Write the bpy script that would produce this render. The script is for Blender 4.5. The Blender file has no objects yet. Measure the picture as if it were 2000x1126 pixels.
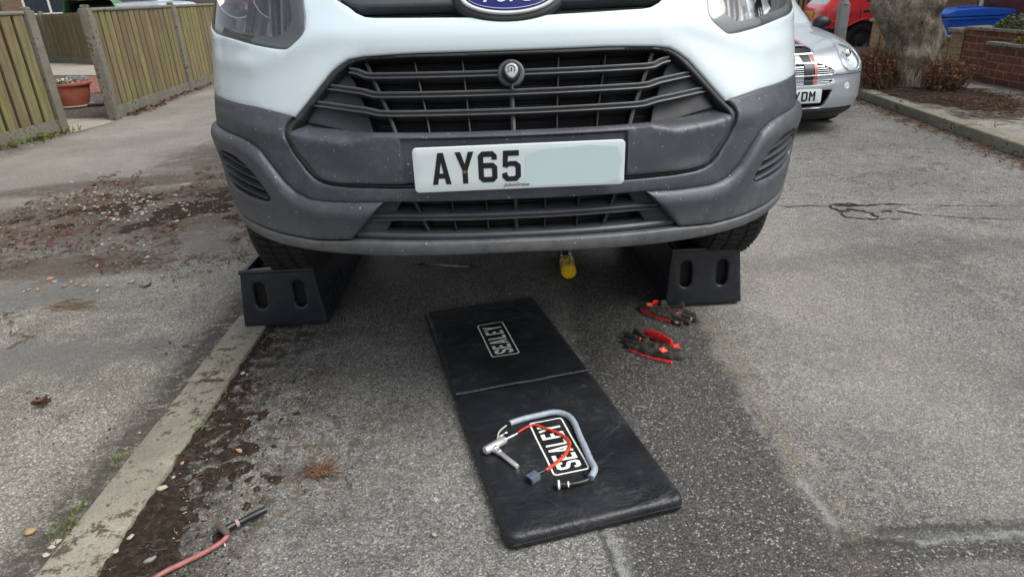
import bpy, bmesh, math, random
import numpy as np
from mathutils import Vector, Matrix, noise
from mathutils.geometry import delaunay_2d_cdt
SC = bpy.context.scene; COL = SC.collection
R = math.radians; PI = math.pi

# ------------------------------------------------------------------ camera
F_PX, PITCH, ROLL, CAM_H = 1321.5, 0.4131, -0.0488, 1.19
fw = Vector((0, math.cos(PITCH), -math.sin(PITCH))); up0 = Vector((0, math.sin(PITCH), math.cos(PITCH))); rt0 = Vector((1, 0, 0))
rt = math.cos(ROLL)*rt0 + math.sin(ROLL)*up0; up = -math.sin(ROLL)*rt0 + math.cos(ROLL)*up0
cd = bpy.data.cameras.new('camera'); cam = bpy.data.objects.new('camera', cd); COL.objects.link(cam)
cam.matrix_world = Matrix(((rt.x, up.x, -fw.x, 0), (rt.y, up.y, -fw.y, 0), (rt.z, up.z, -fw.z, CAM_H), (0, 0, 0, 1)))
cd.sensor_width = 36; cd.lens = F_PX/2000*36; cd.clip_start = .05; cd.clip_end = 500
SC.camera = cam

# ------------------------------------------------------------------ sky, sun, exposure (overcast)
SUN_EL, SUN_AZ = R(56), R(112)
w = bpy.data.worlds.new('World'); SC.world = w; w.use_nodes = True
wn = w.node_tree; bg = wn.nodes['Background']
sky = wn.nodes.new('ShaderNodeTexSky'); sky.sky_type = 'NISHITA'; sky.sun_disc = False
sky.sun_elevation = SUN_EL; sky.sun_rotation = SUN_AZ; sky.air_density = 1.0; sky.dust_density = 4.0; sky.ozone_density = 1.5
hs = wn.nodes.new('ShaderNodeHueSaturation'); hs.inputs['Saturation'].default_value = .28   # cloud cover greys the sky
wn.links.new(sky.outputs[0], hs.inputs['Color']); wn.links.new(hs.outputs[0], bg.inputs[0]); bg.inputs[1].default_value = .14
sd = bpy.data.lights.new('sun', 'SUN'); sd.energy = 1.5; sd.angle = R(45); sd.color = (1, .97, .92)
so = bpy.data.objects.new('sun', sd); COL.objects.link(so)
sv = Vector((math.sin(SUN_AZ)*math.cos(SUN_EL), math.cos(SUN_AZ)*math.cos(SUN_EL), math.sin(SUN_EL)))
so.rotation_euler = sv.to_track_quat('Z', 'Y').to_euler()
SC.view_settings.view_transform = 'Standard'; SC.view_settings.look = 'None'; SC.view_settings.gamma = 1
SC.view_settings.exposure = 0.6

# ------------------------------------------------------------------ tags
def tag(o, label=None, cat=None, group=None, kind=None):
    if label: o['label'] = label
    if cat: o['category'] = cat
    if group: o['group'] = group
    if kind: o['kind'] = kind
    return o
def empty(name, loc=(0, 0, 0), rot=(0, 0, 0), **k):
    o = bpy.data.objects.new(name, None); COL.objects.link(o); o.location = loc; o.rotation_euler = rot
    return tag(o, **k)
def mesh(name, V, F, mat=None, parent=None, smooth=None, loc=None, mi=None, mats=None):
    me = bpy.data.meshes.new(name); me.from_pydata([tuple(map(float, v)) for v in V], [], [tuple(map(int, f)) for f in F])
    for m_ in (mats or [mat]):
        if m_: me.materials.append(m_)
    if mi is not None: me.polygons.foreach_set('material_index', list(mi))
    if smooth is not None:
        me.polygons.foreach_set('use_smooth', [True]*len(me.polygons)); me.update()
        if smooth < 180: me.set_sharp_from_angle(angle=R(smooth))
    me.update()
    o = bpy.data.objects.new(name, me); COL.objects.link(o)
    if parent: o.parent = parent
    if loc: o.location = loc
    return o

# world point seen at a pixel of the 2000 px wide photograph, on height z or at distance Y
def ray(px, py): return fw + rt*((px-1000)/F_PX) - up*((py-563)/F_PX)
def G(px, py, z=0.):
    d = ray(px, py); t = (z-CAM_H)/d.z; return Vector((d.x*t, d.y*t, z))
def YP(px, py, Y):
    d = ray(px, py); t = Y/d.y; return Vector((d.x*t, Y, CAM_H+d.z*t))

# ------------------------------------------------------------------ materials
class Mat:
    def __init__(s, name):
        s.m = bpy.data.materials.new(name); s.m.use_nodes = True; s.nt = s.m.node_tree
        s.b = s.nt.nodes['Principled BSDF']; s._c = None
    def n(s, t, ins=None, **pr):
        x = s.nt.nodes.new('ShaderNode'+t)
        for k, v in pr.items(): setattr(x, k, v)
        for k, v in (ins or {}).items(): s.put(x.inputs[k], v)
        return x
    def put(s, sock, v):
        if isinstance(v, bpy.types.NodeSocket): s.nt.links.new(v, sock)
        elif isinstance(v, (tuple, list)) and len(v) == 3 and sock.type == 'RGBA': sock.default_value = (*v, 1)
        else: sock.default_value = v
    @property
    def co(s):
        if s._c is None: s._c = s.n('NewGeometry').outputs['Position']
        return s._c
    def objco(s): s._c = s.n('TexCoord').outputs['Object']; return s
    def mp(s, scale=(1, 1, 1), loc=(0, 0, 0), rot=(0, 0, 0)):
        return s.n('Mapping', {'Vector': s.co, 'Scale': scale, 'Location': loc, 'Rotation': rot}).outputs[0]
    def noise(s, sc, det=4, rough=.55, v=None, out=0, dist=0):
        return s.n('TexNoise', {'Vector': v or s.co, 'Scale': sc, 'Detail': det, 'Roughness': rough, 'Distortion': dist}).outputs[out]
    def vor(s, sc, out='Distance', v=None, feat='F1', rnd=1):
        return s.n('TexVoronoi', {'Vector': v or s.co, 'Scale': sc, 'Randomness': rnd}, feature=feat).outputs[out]
    def ma(s, op, a, b=0., c=None, clamp=False):
        x = s.n('Math', {0: a, 1: b}, operation=op, use_clamp=clamp)
        if c is not None: s.put(x.inputs[2], c)
        return x.outputs[0]
    def mix(s, f, a, b, mode='MIX'):
        x = s.n('Mix', data_type='RGBA', blend_type=mode)
        s.put(x.inputs[0], f); s.put(x.inputs[6], a); s.put(x.inputs[7], b); return x.outputs[2]
    def ramp(s, f, st, interp='LINEAR'):
        x = s.n('ValToRGB', {0: f}); cr = x.color_ramp; cr.interpolation = interp
        while len(cr.elements) < len(st): cr.elements.new(.5)
        for e, (p, c) in zip(cr.elements, st):
            e.position = p; e.color = (c, c, c, 1) if isinstance(c, (int, float)) else (*c, 1)
        return x.outputs[0]
    def step(s, f, a, b): return s.n('MapRange', {0: f, 1: a, 2: b, 3: 0., 4: 1.}).outputs[0]
    def bump(s, h, dist, st=1., nrm=None):
        i = {'Height': h, 'Distance': dist, 'Strength': st}
        if nrm: i['Normal'] = nrm
        return s.n('Bump', i).outputs[0]
    def sep(s, v=None):
        x = s.n('SeparateXYZ', {0: v or s.co}); return x.outputs
    def set(s, **k):
        for a, v in k.items():
            nm = {'col': 'Base Color', 'ro': 'Roughness', 'me': 'Metallic', 'nrm': 'Normal', 'coat': 'Coat Weight', 'cr': 'Coat Roughness', 'tr': 'Transmission Weight', 'ior': 'IOR', 'spec': 'Specular IOR Level', 'al': 'Alpha', 'sh': 'Sheen Weight'}[a]
            s.put(s.b.inputs[nm], v)
        return s.m
def simple(name, col, ro=.5, me=0, var=.15, sc=8, bumpsc=None, bd=.001, spec=.5, coat=0):
    m = Mat(name).objco() if False else Mat(name)
    m.objco()
    nz = m.noise(sc, 5)
    c = m.mix(m.step(nz, .3, .7), tuple(x*(1-var) for x in col), tuple(min(1, x*(1+var)) for x in col))
    k = dict(col=c, ro=ro, me=me, spec=spec, coat=coat)
    if bumpsc: k['nrm'] = m.bump(m.noise(bumpsc, 4), bd)
    return m.set(**k)

def stone_ground(m, lo, mid, hi, sc=150, hscale=1.):
    """weathered asphalt / exposed aggregate: chips of stone in a darker binder; returns colour, height"""
    wv = m.n('VectorMath', {0: m.co, 1: m.n('VectorMath', {0: m.noise(35, 2, out=1), 'Scale': .012}, operation='SCALE').outputs[0]}, operation='ADD').outputs[0]
    cell = m.vor(sc, 'Color', v=wv); d = m.vor(sc, 'Distance', v=wv)
    cv = m.sep(cell)[0]
    c = m.ramp(cv, [(0, lo), (.35, tuple((a+b)/2 for a, b in zip(lo, mid))), (.65, mid), (.86, mid), (1, hi)])
    edge = m.step(d, .45, .85)
    c = m.mix(m.ma('MULTIPLY', edge, .75), c, tuple(x*.6 for x in lo))
    fine = m.noise(420, 3, .7)
    c = m.mix(.45, c, m.ramp(fine, [(.3, .12), (.55, .5), (.75, .95)]), 'OVERLAY')
    h = m.ma('ADD', m.ma('MULTIPLY', m.ma('SUBTRACT', 1., d), m.ma('ADD', .3, cv)), m.ma('MULTIPLY', fine, .5))
    return c, h

def ell(m, x, y, rx, ry, wn, wamp=.5, soft=.35, rot=0):
    """soft-edged irregular patch round (x, y) on the ground"""
    v = m.n('Mapping', {'Vector': m.co, 'Location': (x, y, 0), 'Rotation': (0, 0, rot), 'Scale': (rx, ry, 1)}, vector_type='TEXTURE').outputs[0]
    fl = m.n('VectorMath', {0: v, 1: (1, 1, 0)}, operation='MULTIPLY').outputs[0]
    ln = m.n('VectorMath', {0: fl}, operation='LENGTH').outputs['Value']
    q = m.ma('ADD', ln, m.ma('MULTIPLY', m.ma('SUBTRACT', wn, .5), wamp*2))
    return m.step(q, 1+soft/2, 1-soft/2)

def linem(m, p0, p1, w_, wn, wob=.02, soft=.006):
    d = (p1-p0); L = d.length; d.normalize()
    X, Y, _ = m.sep()[:3]; rx = m.ma('SUBTRACT', X, p0.x); ry = m.ma('SUBTRACT', Y, p0.y)
    t = m.ma('ADD', m.ma('MULTIPLY', rx, d.x), m.ma('MULTIPLY', ry, d.y)); q = m.ma('ADD', m.ma('MULTIPLY', rx, -d.y), m.ma('MULTIPLY', ry, d.x))
    q = m.ma('ABSOLUTE', m.ma('ADD', q, m.ma('MULTIPLY', m.ma('SUBTRACT', wn, .5), wob)))
    a = m.step(q, w_+soft, max(0, w_-soft)); b = m.ma('MULTIPLY', m.step(t, -.01, .06*L), m.step(t, L+.01, L*.94))
    return m.ma('MULTIPLY', a, b)
def band(m, coord, centre, half, soft): # 1 inside |coord-centre|<half
    return m.step(m.ma('ABSOLUTE', m.ma('SUBTRACT', coord, centre)), half+soft, half-soft)
def mx_(m, *a):
    r = a[0]
    for q in a[1:]: r = m.ma('MAXIMUM', r, q)
    return r

def mat_road():
    m = Mat('asphalt_old'); X, Y, _ = m.sep()[:3]
    big = m.noise(1.3, 5, .6); med = m.noise(7, 5, .65); sml = m.noise(26, 5, .7)
    lc, h = stone_ground(m, (.095, .094, .088), (.25, .246, .225), (.44, .43, .395), 185)
    tone = m.ramp(m.ma('ADD', m.ma('MULTIPLY', big, .6), m.ma('MULTIPLY', med, .4)), [(.36, .72), (.5, 1.), (.64, 1.28)])
    lc = m.mix(1., lc, tone, 'MULTIPLY')
    # worn pale olive mottling in the carriageway
    ol = m.ma('MULTIPLY', m.step(sml, .5, .68), m.step(m.noise(1.7, 3), .42, .62))
    lc = m.mix(m.ma('MULTIPLY', ol, .55), lc, (.35, .345, .28))
    # longitudinal dusty wheel track
    wx = m.ma('ADD', X, m.ma('MULTIPLY', m.ma('SUBTRACT', big, .5), .9))
    lc = m.mix(m.ma('MULTIPLY', band(m, wx, 1.25, .12, .35), .3), lc, (.38, .365, .32))
    # newer darker trench reinstatement
    dc, dh = stone_ground(m, (.036, .036, .035), (.115, .113, .105), (.37, .36, .33), 190)
    dc = m.mix(m.ma('MULTIPLY', m.step(med, .52, .72), .3), dc, (.13, .125, .11))
    wob = m.ma('ADD', m.ma('MULTIPLY', m.ma('SUBTRACT', m.noise(9, 5, .7), .5), .17), m.ma('MULTIPLY', m.ma('SUBTRACT', m.noise(70, 4, .8), .5), .10))
    xx = m.ma('ADD', X, wob); yy = m.ma('ADD', Y, wob)
    tr = m.ma('MULTIPLY', m.step(xx, .21, .26), m.step(xx, .73, .68))
    tr2 = m.ma('MULTIPLY', m.step(xx, .6, .7), m.step(yy, 1.21, 1.15))
    trench = m.ma('MAXIMUM', tr, tr2)
    # worn-through paler blotch at the very bottom
    trench = m.ma('MULTIPLY', trench, m.ma('SUBTRACT', 1., m.ma('MULTIPLY', ell(m, .98, 1.06, .14, .05, med, .5), .7)))
    trench = m.ma('MULTIPLY', trench, m.step(yy, 3.6, 2.9))
    c = m.mix(trench, lc, dc)
    # moss / grit along the trench joint
    jn = m.ma('MULTIPLY', band(m, xx, .745, .02, .035), m.step(sml, .42, .6))
    jn = m.ma('MULTIPLY', jn, m.step(Y, 3., 2.6))
    c = m.mix(m.ma('MULTIPLY', jn, .6), c, (.16, .125, .07))
    # oily / dirty stains on the lighter side
    st = mx_(m, ell(m, 1.9, 1.95, .35, .10, med, .7, .5, .5), m.ma('MULTIPLY', ell(m, 1.75, 2.9, .9, .12, med, .7, .6, .1), .6),
             m.ma('MULTIPLY', ell(m, 3.1, 3.4, .7, .25, med, .8, .6, .1), .7))
    c = m.mix(m.ma('MULTIPLY', st, .45), c, (.05, .048, .045))
    # damp earth and trodden leaf dirt spreading from the kerb
    d1 = m.ma('MULTIPLY', m.step(m.ma('ADD', X, m.ma('MULTIPLY', m.ma('SUBTRACT', med, .5), .55)), -.66, -.86), m.step(Y, 3.2, 2.5))
    c = m.mix(m.ma('MULTIPLY', d1, m.step(sml, .38, .56)), c, m.mix(m.step(sml, .4, .7), (.016, .012, .009), (.055, .042, .03)))
    d2 = m.ma('MULTIPLY', ell(m, -.58, 1.62, .28, .35, med, .8, .7), m.step(sml, .5, .6))
    c = m.mix(m.ma('MULTIPLY', d2, .75), c, (.06, .04, .028))
    # right gutter leaf dust
    d3 = m.step(m.ma('ADD', m.ma('SUBTRACT', X, m.ma('MULTIPLY', Y, .085)), m.ma('MULTIPLY', m.ma('SUBTRACT', med, .5), .5)), 2.92, 3.1)
    c = m.mix(m.ma('MULTIPLY', d3, m.ma('MULTIPLY', m.step(sml, .42, .58), .8)), c, (.085, .055, .035))
    # thin overband seal left along the joints
    sl = mx_(m, linem(m, G(1565, 935), G(1625, 1020), .011, sml, .05, .007), linem(m, G(1610, 1000), G(1655, 1055), .007, sml, .05, .006), m.ma('MULTIPLY', linem(m, G(1780, 1060), G(2060, 1036), .009, sml, .05, .007), .9),
             m.ma('MULTIPLY', linem(m, G(1455, 790), G(1500, 855), .004, sml, .04, .005), .7), linem(m, G(1183, 1035), G(1238, 1160), .011, sml, .05, .007))
    sl = m.ma('MULTIPLY', sl, m.step(m.noise(48, 4, .7), .36, .56))
    c = m.mix(m.ma('MULTIPLY', sl, .8), c, (.27, .28, .285))
    dk = mx_(m, linem(m, G(1640, 1030), G(1670, 1085), .012, sml, .06, .01), linem(m, G(1660, 1060), G(1790, 1062), .010, sml, .06, .01), linem(m, G(1172, 1030), G(1215, 1160), .006, sml, .05, .006), linem(m, G(1700, 1035), G(2050, 1022), .012, sml, .08, .012))
    c = m.mix(m.ma('MULTIPLY', dk, .75), c, (.03, .03, .03))
    ph = ell(m, 1.95, 3.58, .26, .13, med, .7, .5)
    c = m.mix(m.ma('MULTIPLY', ph, m.ma('MULTIPLY', m.step(sml, .45, .62), .5)), c, (.07, .068, .062))
    # long cracks
    ck = m.ma('ABSOLUTE', m.ma('SUBTRACT', m.noise(2.1, 6, .6), .5))
    far = m.step(Y, 3.0, 4.0)
    crk = m.ma('MULTIPLY', m.step(ck, .006, .001), m.ma('MULTIPLY', far, .8))
    c = m.mix(crk, c, (.02, .02, .02))
    hh = m.ma('SUBTRACT', m.ma('ADD', m.mix(trench, h, dh), m.ma('MULTIPLY', med, 1.2)), crk)
    return m.set(col=c, ro=m.ma('SUBTRACT', .86, m.ma('MULTIPLY', trench, .12)), nrm=m.bump(hh, .0035, .9), spec=.35)

def mat_verge():
    m = Mat('old_concrete_verge'); X, Y, _ = m.sep()[:3]
    big = m.noise(1.1, 5, .6); med = m.noise(6, 5, .65); sml = m.noise(24, 6, .72)
    c, h = stone_ground(m, (.14, .135, .118), (.35, .335, .285), (.66, .62, .53), 190)
    tone = m.ramp(m.ma('ADD', m.ma('MULTIPLY', big, .55), m.ma('MULTIPLY', med, .45)), [(.36, .6), (.5, .95), (.62, 1.25)])
    c = m.mix(1., c, tone, 'MULTIPLY')
    # grey damp stains
    wet = mx_(m, ell(m, -2.0, 2.25, .75, .16, med, .7, .7, .1), ell(m, -2.4, 2.9, .6, .22, med, .7, .7), ell(m, -2.3, 3.55, 1.3, .35, med, .6, .8), ell(m, -1.75, 1.15, .5, .2, med, .7, .6, -.2))
    c = m.mix(m.ma('MULTIPLY', wet, .72), c, m.mix(sml, (.07, .069, .067), (.19, .185, .175)))
    wx = m.ma('ADD', X, m.ma('MULTIPLY', m.ma('SUBTRACT', big, .5), 1.0))
    # tarmac footway beyond
    pc, ph = stone_ground(m, (.19, .185, .165), (.28, .27, .24), (.42, .40, .35), 230)
    pc = m.mix(1., pc, m.ramp(big, [(.35, .82), (.65, 1.15)]), 'MULTIPLY')
    pl = m.step(m.ma('ADD', m.ma('ADD', X, m.ma('MULTIPLY', Y, -.05)), m.ma('MULTIPLY', m.ma('SUBTRACT', med, .5), .35)), -3.12, -3.2)
    c = m.mix(pl, c, pc)
    ed = band(m, m.ma('ADD', m.ma('ADD', X, m.ma('MULTIPLY', Y, -.05)), m.ma('MULTIPLY', m.ma('SUBTRACT', med, .5), .35)), -3.14, .012, .015)
    c = m.mix(m.ma('MULTIPLY', ed, .6), c, (.05, .045, .04))
    # dark mud with leaf mould
    mud = mx_(m, ell(m, -2.35, 4.25, 1.15, .62, med, .6, .5, .1), ell(m, -2.3, 3.25, .55, .17, med, .8, .6), ell(m, -2.9, 5.0, 1.0, .22, med, .7, .5, .2), ell(m, -2.2, 6.0, .7, .9, med, .7, .6),
               m.ma('MULTIPLY', ell(m, -3.3, 4.1, .9, .10, med, .8, .6, .15), .9), m.ma('MULTIPLY', ell(m, -2.75, 2.62, .4, .07, med, .9, .6, .1), .8))
    sml2 = m.noise(75, 5, .75)
    mudc = m.mix(m.step(m.ma('ADD', m.ma('MULTIPLY', sml, .5), m.ma('MULTIPLY', sml2, .5)), .42, .60), (.038, .029, .024), (.15, .12, .098))
    mudc = m.mix(m.ma('MULTIPLY', m.step(m.noise(60, 4, .7), .6, .7), .8), mudc, (.19, .10, .05))
    c = m.mix(m.ma('MULTIPLY', mud, m.step(m.ma('ADD', m.ma('ADD', m.ma('MULTIPLY', sml, .5), m.ma('MULTIPLY', sml2, .5)), m.ma('MULTIPLY', med, .4)), .56, .68)), c, mudc)
    rs = m.ma('MULTIPLY', m.step(m.noise(3.1, 5, .7), .58, .7), m.step(sml, .48, .62))
    c = m.mix(m.ma('MULTIPLY', rs, .7), c, (.12, .075, .052))
    gs = m.ma('MULTIPLY', m.step(m.noise(1.9, 6, .7), .5, .64), m.step(sml, .38, .6)); c = m.mix(m.ma('MULTIPLY', gs, .45), c, (.10, .10, .097))
    # dirt in the joint beside the kerb
    jx = m.ma('ADD', X, m.ma('MULTIPLY', m.ma('SUBTRACT', med, .5), .22))
    j = m.ma('MULTIPLY', m.step(jx, -1.29, -1.19), m.step(sml, .34, .5))
    c = m.mix(m.ma('MULTIPLY', j, .85), c, (.045, .04, .033))
    fe = m.ma('MULTIPLY', m.step(m.ma('ADD', X, m.ma('MULTIPLY', m.ma('SUBTRACT', med, .5), .5)), -4.45, -4.7), m.step(sml, .4, .55))
    c = m.mix(m.ma('MULTIPLY', fe, .8), c, (.05, .035, .025))
    hh = m.ma('ADD', h, m.ma('MULTIPLY', med, 1.5))
    return m.set(col=c, ro=.85, nrm=m.bump(hh, .003, .9), spec=.35)

def mat_kerb(name='kerb_concrete', dirt=.5, tone=1.):
    m = Mat(name); sml = m.noise(30, 5, .7); med = m.noise(5, 4)
    c, h = stone_ground(m, (.22, .205, .17), (.34, .32, .265), (.50, .47, .39), 260)
    c = m.mix(.5, c, (.34, .32, .265))
    c = m.mix(1., c, m.ramp(med, [(.35, .75), (.65, 1.15)]), 'MULTIPLY')
    if tone != 1: c = m.mix(1., c, (tone, tone, tone*.96), 'MULTIPLY')
    c = m.mix(m.ma('MULTIPLY', m.step(m.ma('ADD', sml, m.ma('MULTIPLY', med, .6)), .86, .95), .9), c, (.04, .032, .025))
    X = m.sep()[0]
    c = m.mix(m.ma('MULTIPLY', m.ma('MULTIPLY', m.step(sml, .55, .66), m.step(med, .45, .6)), dirt), c, (.13, .08, .045))
    return m.set(col=c, ro=.85, nrm=m.bump(m.ma('ADD', h, med), .0015, .8), spec=.3)

def mat_pave_right():
    m = Mat('footway_tarmac'); sml = m.noise(24, 6, .72); med = m.noise(5, 5, .6)
    c, h = stone_ground(m, (.22, .215, .195), (.36, .35, .31), (.55, .52, .46), 180)
    c = m.mix(1., c, m.ramp(med, [(.35, .75), (.65, 1.2)]), 'MULTIPLY')
    dirt = mx_(m, ell(m, 4.25, 6.6, .62, .85, med, .6, .5, .1), ell(m, 4.3, 5.6, .7, .25, med, .8, .6, -.2))
    c = m.mix(m.ma('MULTIPLY', dirt, m.step(sml, .36, .5)), c, m.mix(m.step(sml, .4, .7), (.03, .022, .018), (.10, .075, .055)))
    X = m.sep()[0]
    e = m.ma('MULTIPLY', m.step(m.ma('ADD', X, m.ma('MULTIPLY', m.ma('SUBTRACT', med, .5), .3)), 5.0, 5.15), .8)
    c = m.mix(e, c, (.05, .043, .036))
    return m.set(col=c, ro=.85, nrm=m.bump(h, .003, .8), spec=.3)

def mat_paint():
    m = Mat('white_paint').objco(); n1 = m.noise(3, 4); s = m.vor(55, 'Distance'); r_ = m.sep(m.vor(55, 'Color'))[1]
    fl = m.ma('MULTIPLY', m.step(s, .10, .06), m.step(r_, .93, .95))
    Z = m.sep()[2]
    film = m.ma('MULTIPLY', m.step(Z, 1.10, 1.06), m.step(m.noise(9, 5, .7), .3, .7))
    c = m.mix(m.step(n1, .35, .65), (.56, .66, .71), (.61, .705, .75))
    c = m.mix(m.ma('MULTIPLY', film, .35), c, (.52, .56, .53))
    c = m.mix(m.ma('MULTIPLY', fl, .8), c, (.12, .11, .09))
    return m.set(col=c, ro=m.ma('ADD', .24, m.ma('MULTIPLY', film, .25)), coat=.6, cr=.08)
def mat_bumper(name, col, dust=.5, ro=.42, specks=True):
    m = Mat(name).objco(); n1 = m.noise(5, 6, .65); n2 = m.noise(40, 5, .7)
    c = m.mix(m.step(n1, .35, .7), col, tuple(x*1.35 for x in col))
    c = m.mix(m.ma('MULTIPLY', m.ma('MULTIPLY', m.step(n2, .45, .75), m.step(n1, .4, .65)), dust*.6), c, (.15, .15, .145))
    if specks:
        for sc, thr, rr in ((60, .88, .16), (130, .86, .2), (26, .95, .07)):
            v = m.mp((1, 1, .8), (sc*.1, 0, 0)); d = m.vor(sc, 'Distance', v=v); q = m.sep(m.vor(sc, 'Color', v=v))[0]
            f = m.ma('MULTIPLY', m.step(d, rr, rr*.6), m.step(q, thr, thr+.01))
            c = m.mix(m.ma('MULTIPLY', f, .75), c, (.42, .43, .42))
        # rain-washed grime towards the ground-facing lip
        Z = m.sep()[2]; g = m.ma('MULTIPLY', m.step(Z, .66, .58), m.step(m.noise(14, 5, .7), .38, .66))
        c = m.mix(m.ma('MULTIPLY', g, .35), c, (.22, .215, .20))
    return m.set(col=c, ro=ro, nrm=m.bump(m.noise(900, 2), .0002, .5), spec=.5)

def mat_brick(name, c1, c2, mort, axis='y', sc=1., bh=.065):
    m = Mat(name); X, Y, Z = m.sep()[:3]
    v = m.n('CombineXYZ', {0: Y if axis == 'y' else X, 1: Z}).outputs[0]
    nz = m.n('VectorMath', {0: m.noise(6, 4, out=1), 'Scale': .012}, operation='SCALE').outputs[0]
    v = m.n('VectorMath', {0: v, 1: nz}, operation='ADD').outputs[0]
    b = m.n('TexBrick', {'Vector': v, 'Color1': c1, 'Color2': c2, 'Mortar': mort, 'Scale': 1., 'Mortar Size': .008, 'Mortar Smooth': .3, 'Brick Width': .225, 'Row Height': .075, 'Bias': -.1})
    c = m.mix(.8, b.outputs['Color'], m.ramp(m.noise(22, 6, .7), [(.3, .42), (.55, .95), (.75, 1.5)]), 'MULTIPLY')
    low = m.ma('MULTIPLY', m.step(m.ma('ADD', Z, m.ma('MULTIPLY', m.noise(4, 4), .25)), .30, .12), .75)
    c = m.mix(low, c, (.045, .04, .035))
    return m.set(col=c, ro=.9, nrm=m.bump(m.ma('SUBTRACT', m.ma('MULTIPLY', m.noise(40, 5), .5), b.outputs['Fac']), .008, .8), spec=.25)

def mat_boards(name, axis, wdt=.105, green=.5):
    m = Mat(name); X, Y, Z = m.sep()[:3]; a = Y if axis == 'y' else X
    idx = m.ma('FLOOR', m.ma('DIVIDE', a, wdt)); wn_ = m.n('TexWhiteNoise', {'W': idx}, noise_dimensions='1D').outputs[0]
    gr = m.noise(9, 6, .65, v=m.mp((4, 4, .35)))
    c = m.mix(wn_, (.17, .135, .078), (.29, .24, .15))
    c = m.mix(m.step(gr, .35, .7), tuple([.12, .095, .055]), c)
    gm = m.ma('MULTIPLY', m.step(m.ma('ADD', m.noise(1.6, 4), m.ma('MULTIPLY', wn_, .25)), .56, .76), green)
    c = m.mix(m.ma('MULTIPLY', gm, .8), c, (.17, .20, .035))
    c = m.mix(m.ma('MULTIPLY', m.step(m.ma('ADD', Z, m.ma('MULTIPLY', gr, .2)), .32, .14), .45), c, (.08, .09, .03))
    return m.set(col=c, ro=.85, nrm=m.bump(gr, .003), spec=.2)

def mat_bark():
    m = Mat('bark').objco(); n1 = m.noise(9, 7, .7, v=m.mp((1, 1, .45))); n2 = m.noise(40, 5, .7)
    n3 = m.noise(55, 5, .8, v=m.mp((1, 1, .35)))
    c = m.ramp(m.ma('ADD', m.ma('MULTIPLY', n1, .5), m.ma('MULTIPLY', n3, .5)), [(.37, (.06, .048, .034)), (.47, (.22, .185, .135)), (.58, (.46, .42, .34))])
    c = m.mix(m.ma('MULTIPLY', m.step(m.noise(2.5, 4), .5, .65), .5), c, (.12, .12, .06))
    c = m.mix(m.ma('MULTIPLY', m.step(n2, .5, .75), .4), c, (.34, .32, .27))
    return m.set(col=c, ro=.92, nrm=m.bump(m.ma('ADD', n1, m.ma('MULTIPLY', n3, .9)), .035, 1.), spec=.2)
def mat_vinyl():
    m = Mat('black_vinyl').objco(); n1 = m.noise(7, 6, .65); n2 = m.noise(55, 5, .7)
    c = m.mix(m.step(n1, .35, .7), (.009, .0105, .0125), (.019, .0215, .026))
    d = m.ma('MULTIPLY', m.step(n2, .52, .74), m.step(n1, .50, .68))
    c = m.mix(m.ma('MULTIPLY', d, .55), c, (.16, .145, .12)); c = m.mix(m.ma('MULTIPLY', m.ma('MULTIPLY', m.step(m.noise(3, 3), .5, .62), m.step(m.noise(120, 4, .8), .62, .74)), .5), c, (.22, .21, .19))
    wv = m.noise(7, 4, .55, dist=1.6)
    h = m.ma('ADD', m.ma('MULTIPLY', wv, 1.), m.ma('MULTIPLY', n2, .06))
    return m.set(col=c, ro=m.ma('ADD', .32, m.ma('MULTIPLY', n1, .24)), nrm=m.bump(h, .02, .5, m.bump(m.noise(700, 2), .0003, .4)), spec=.5)
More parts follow.
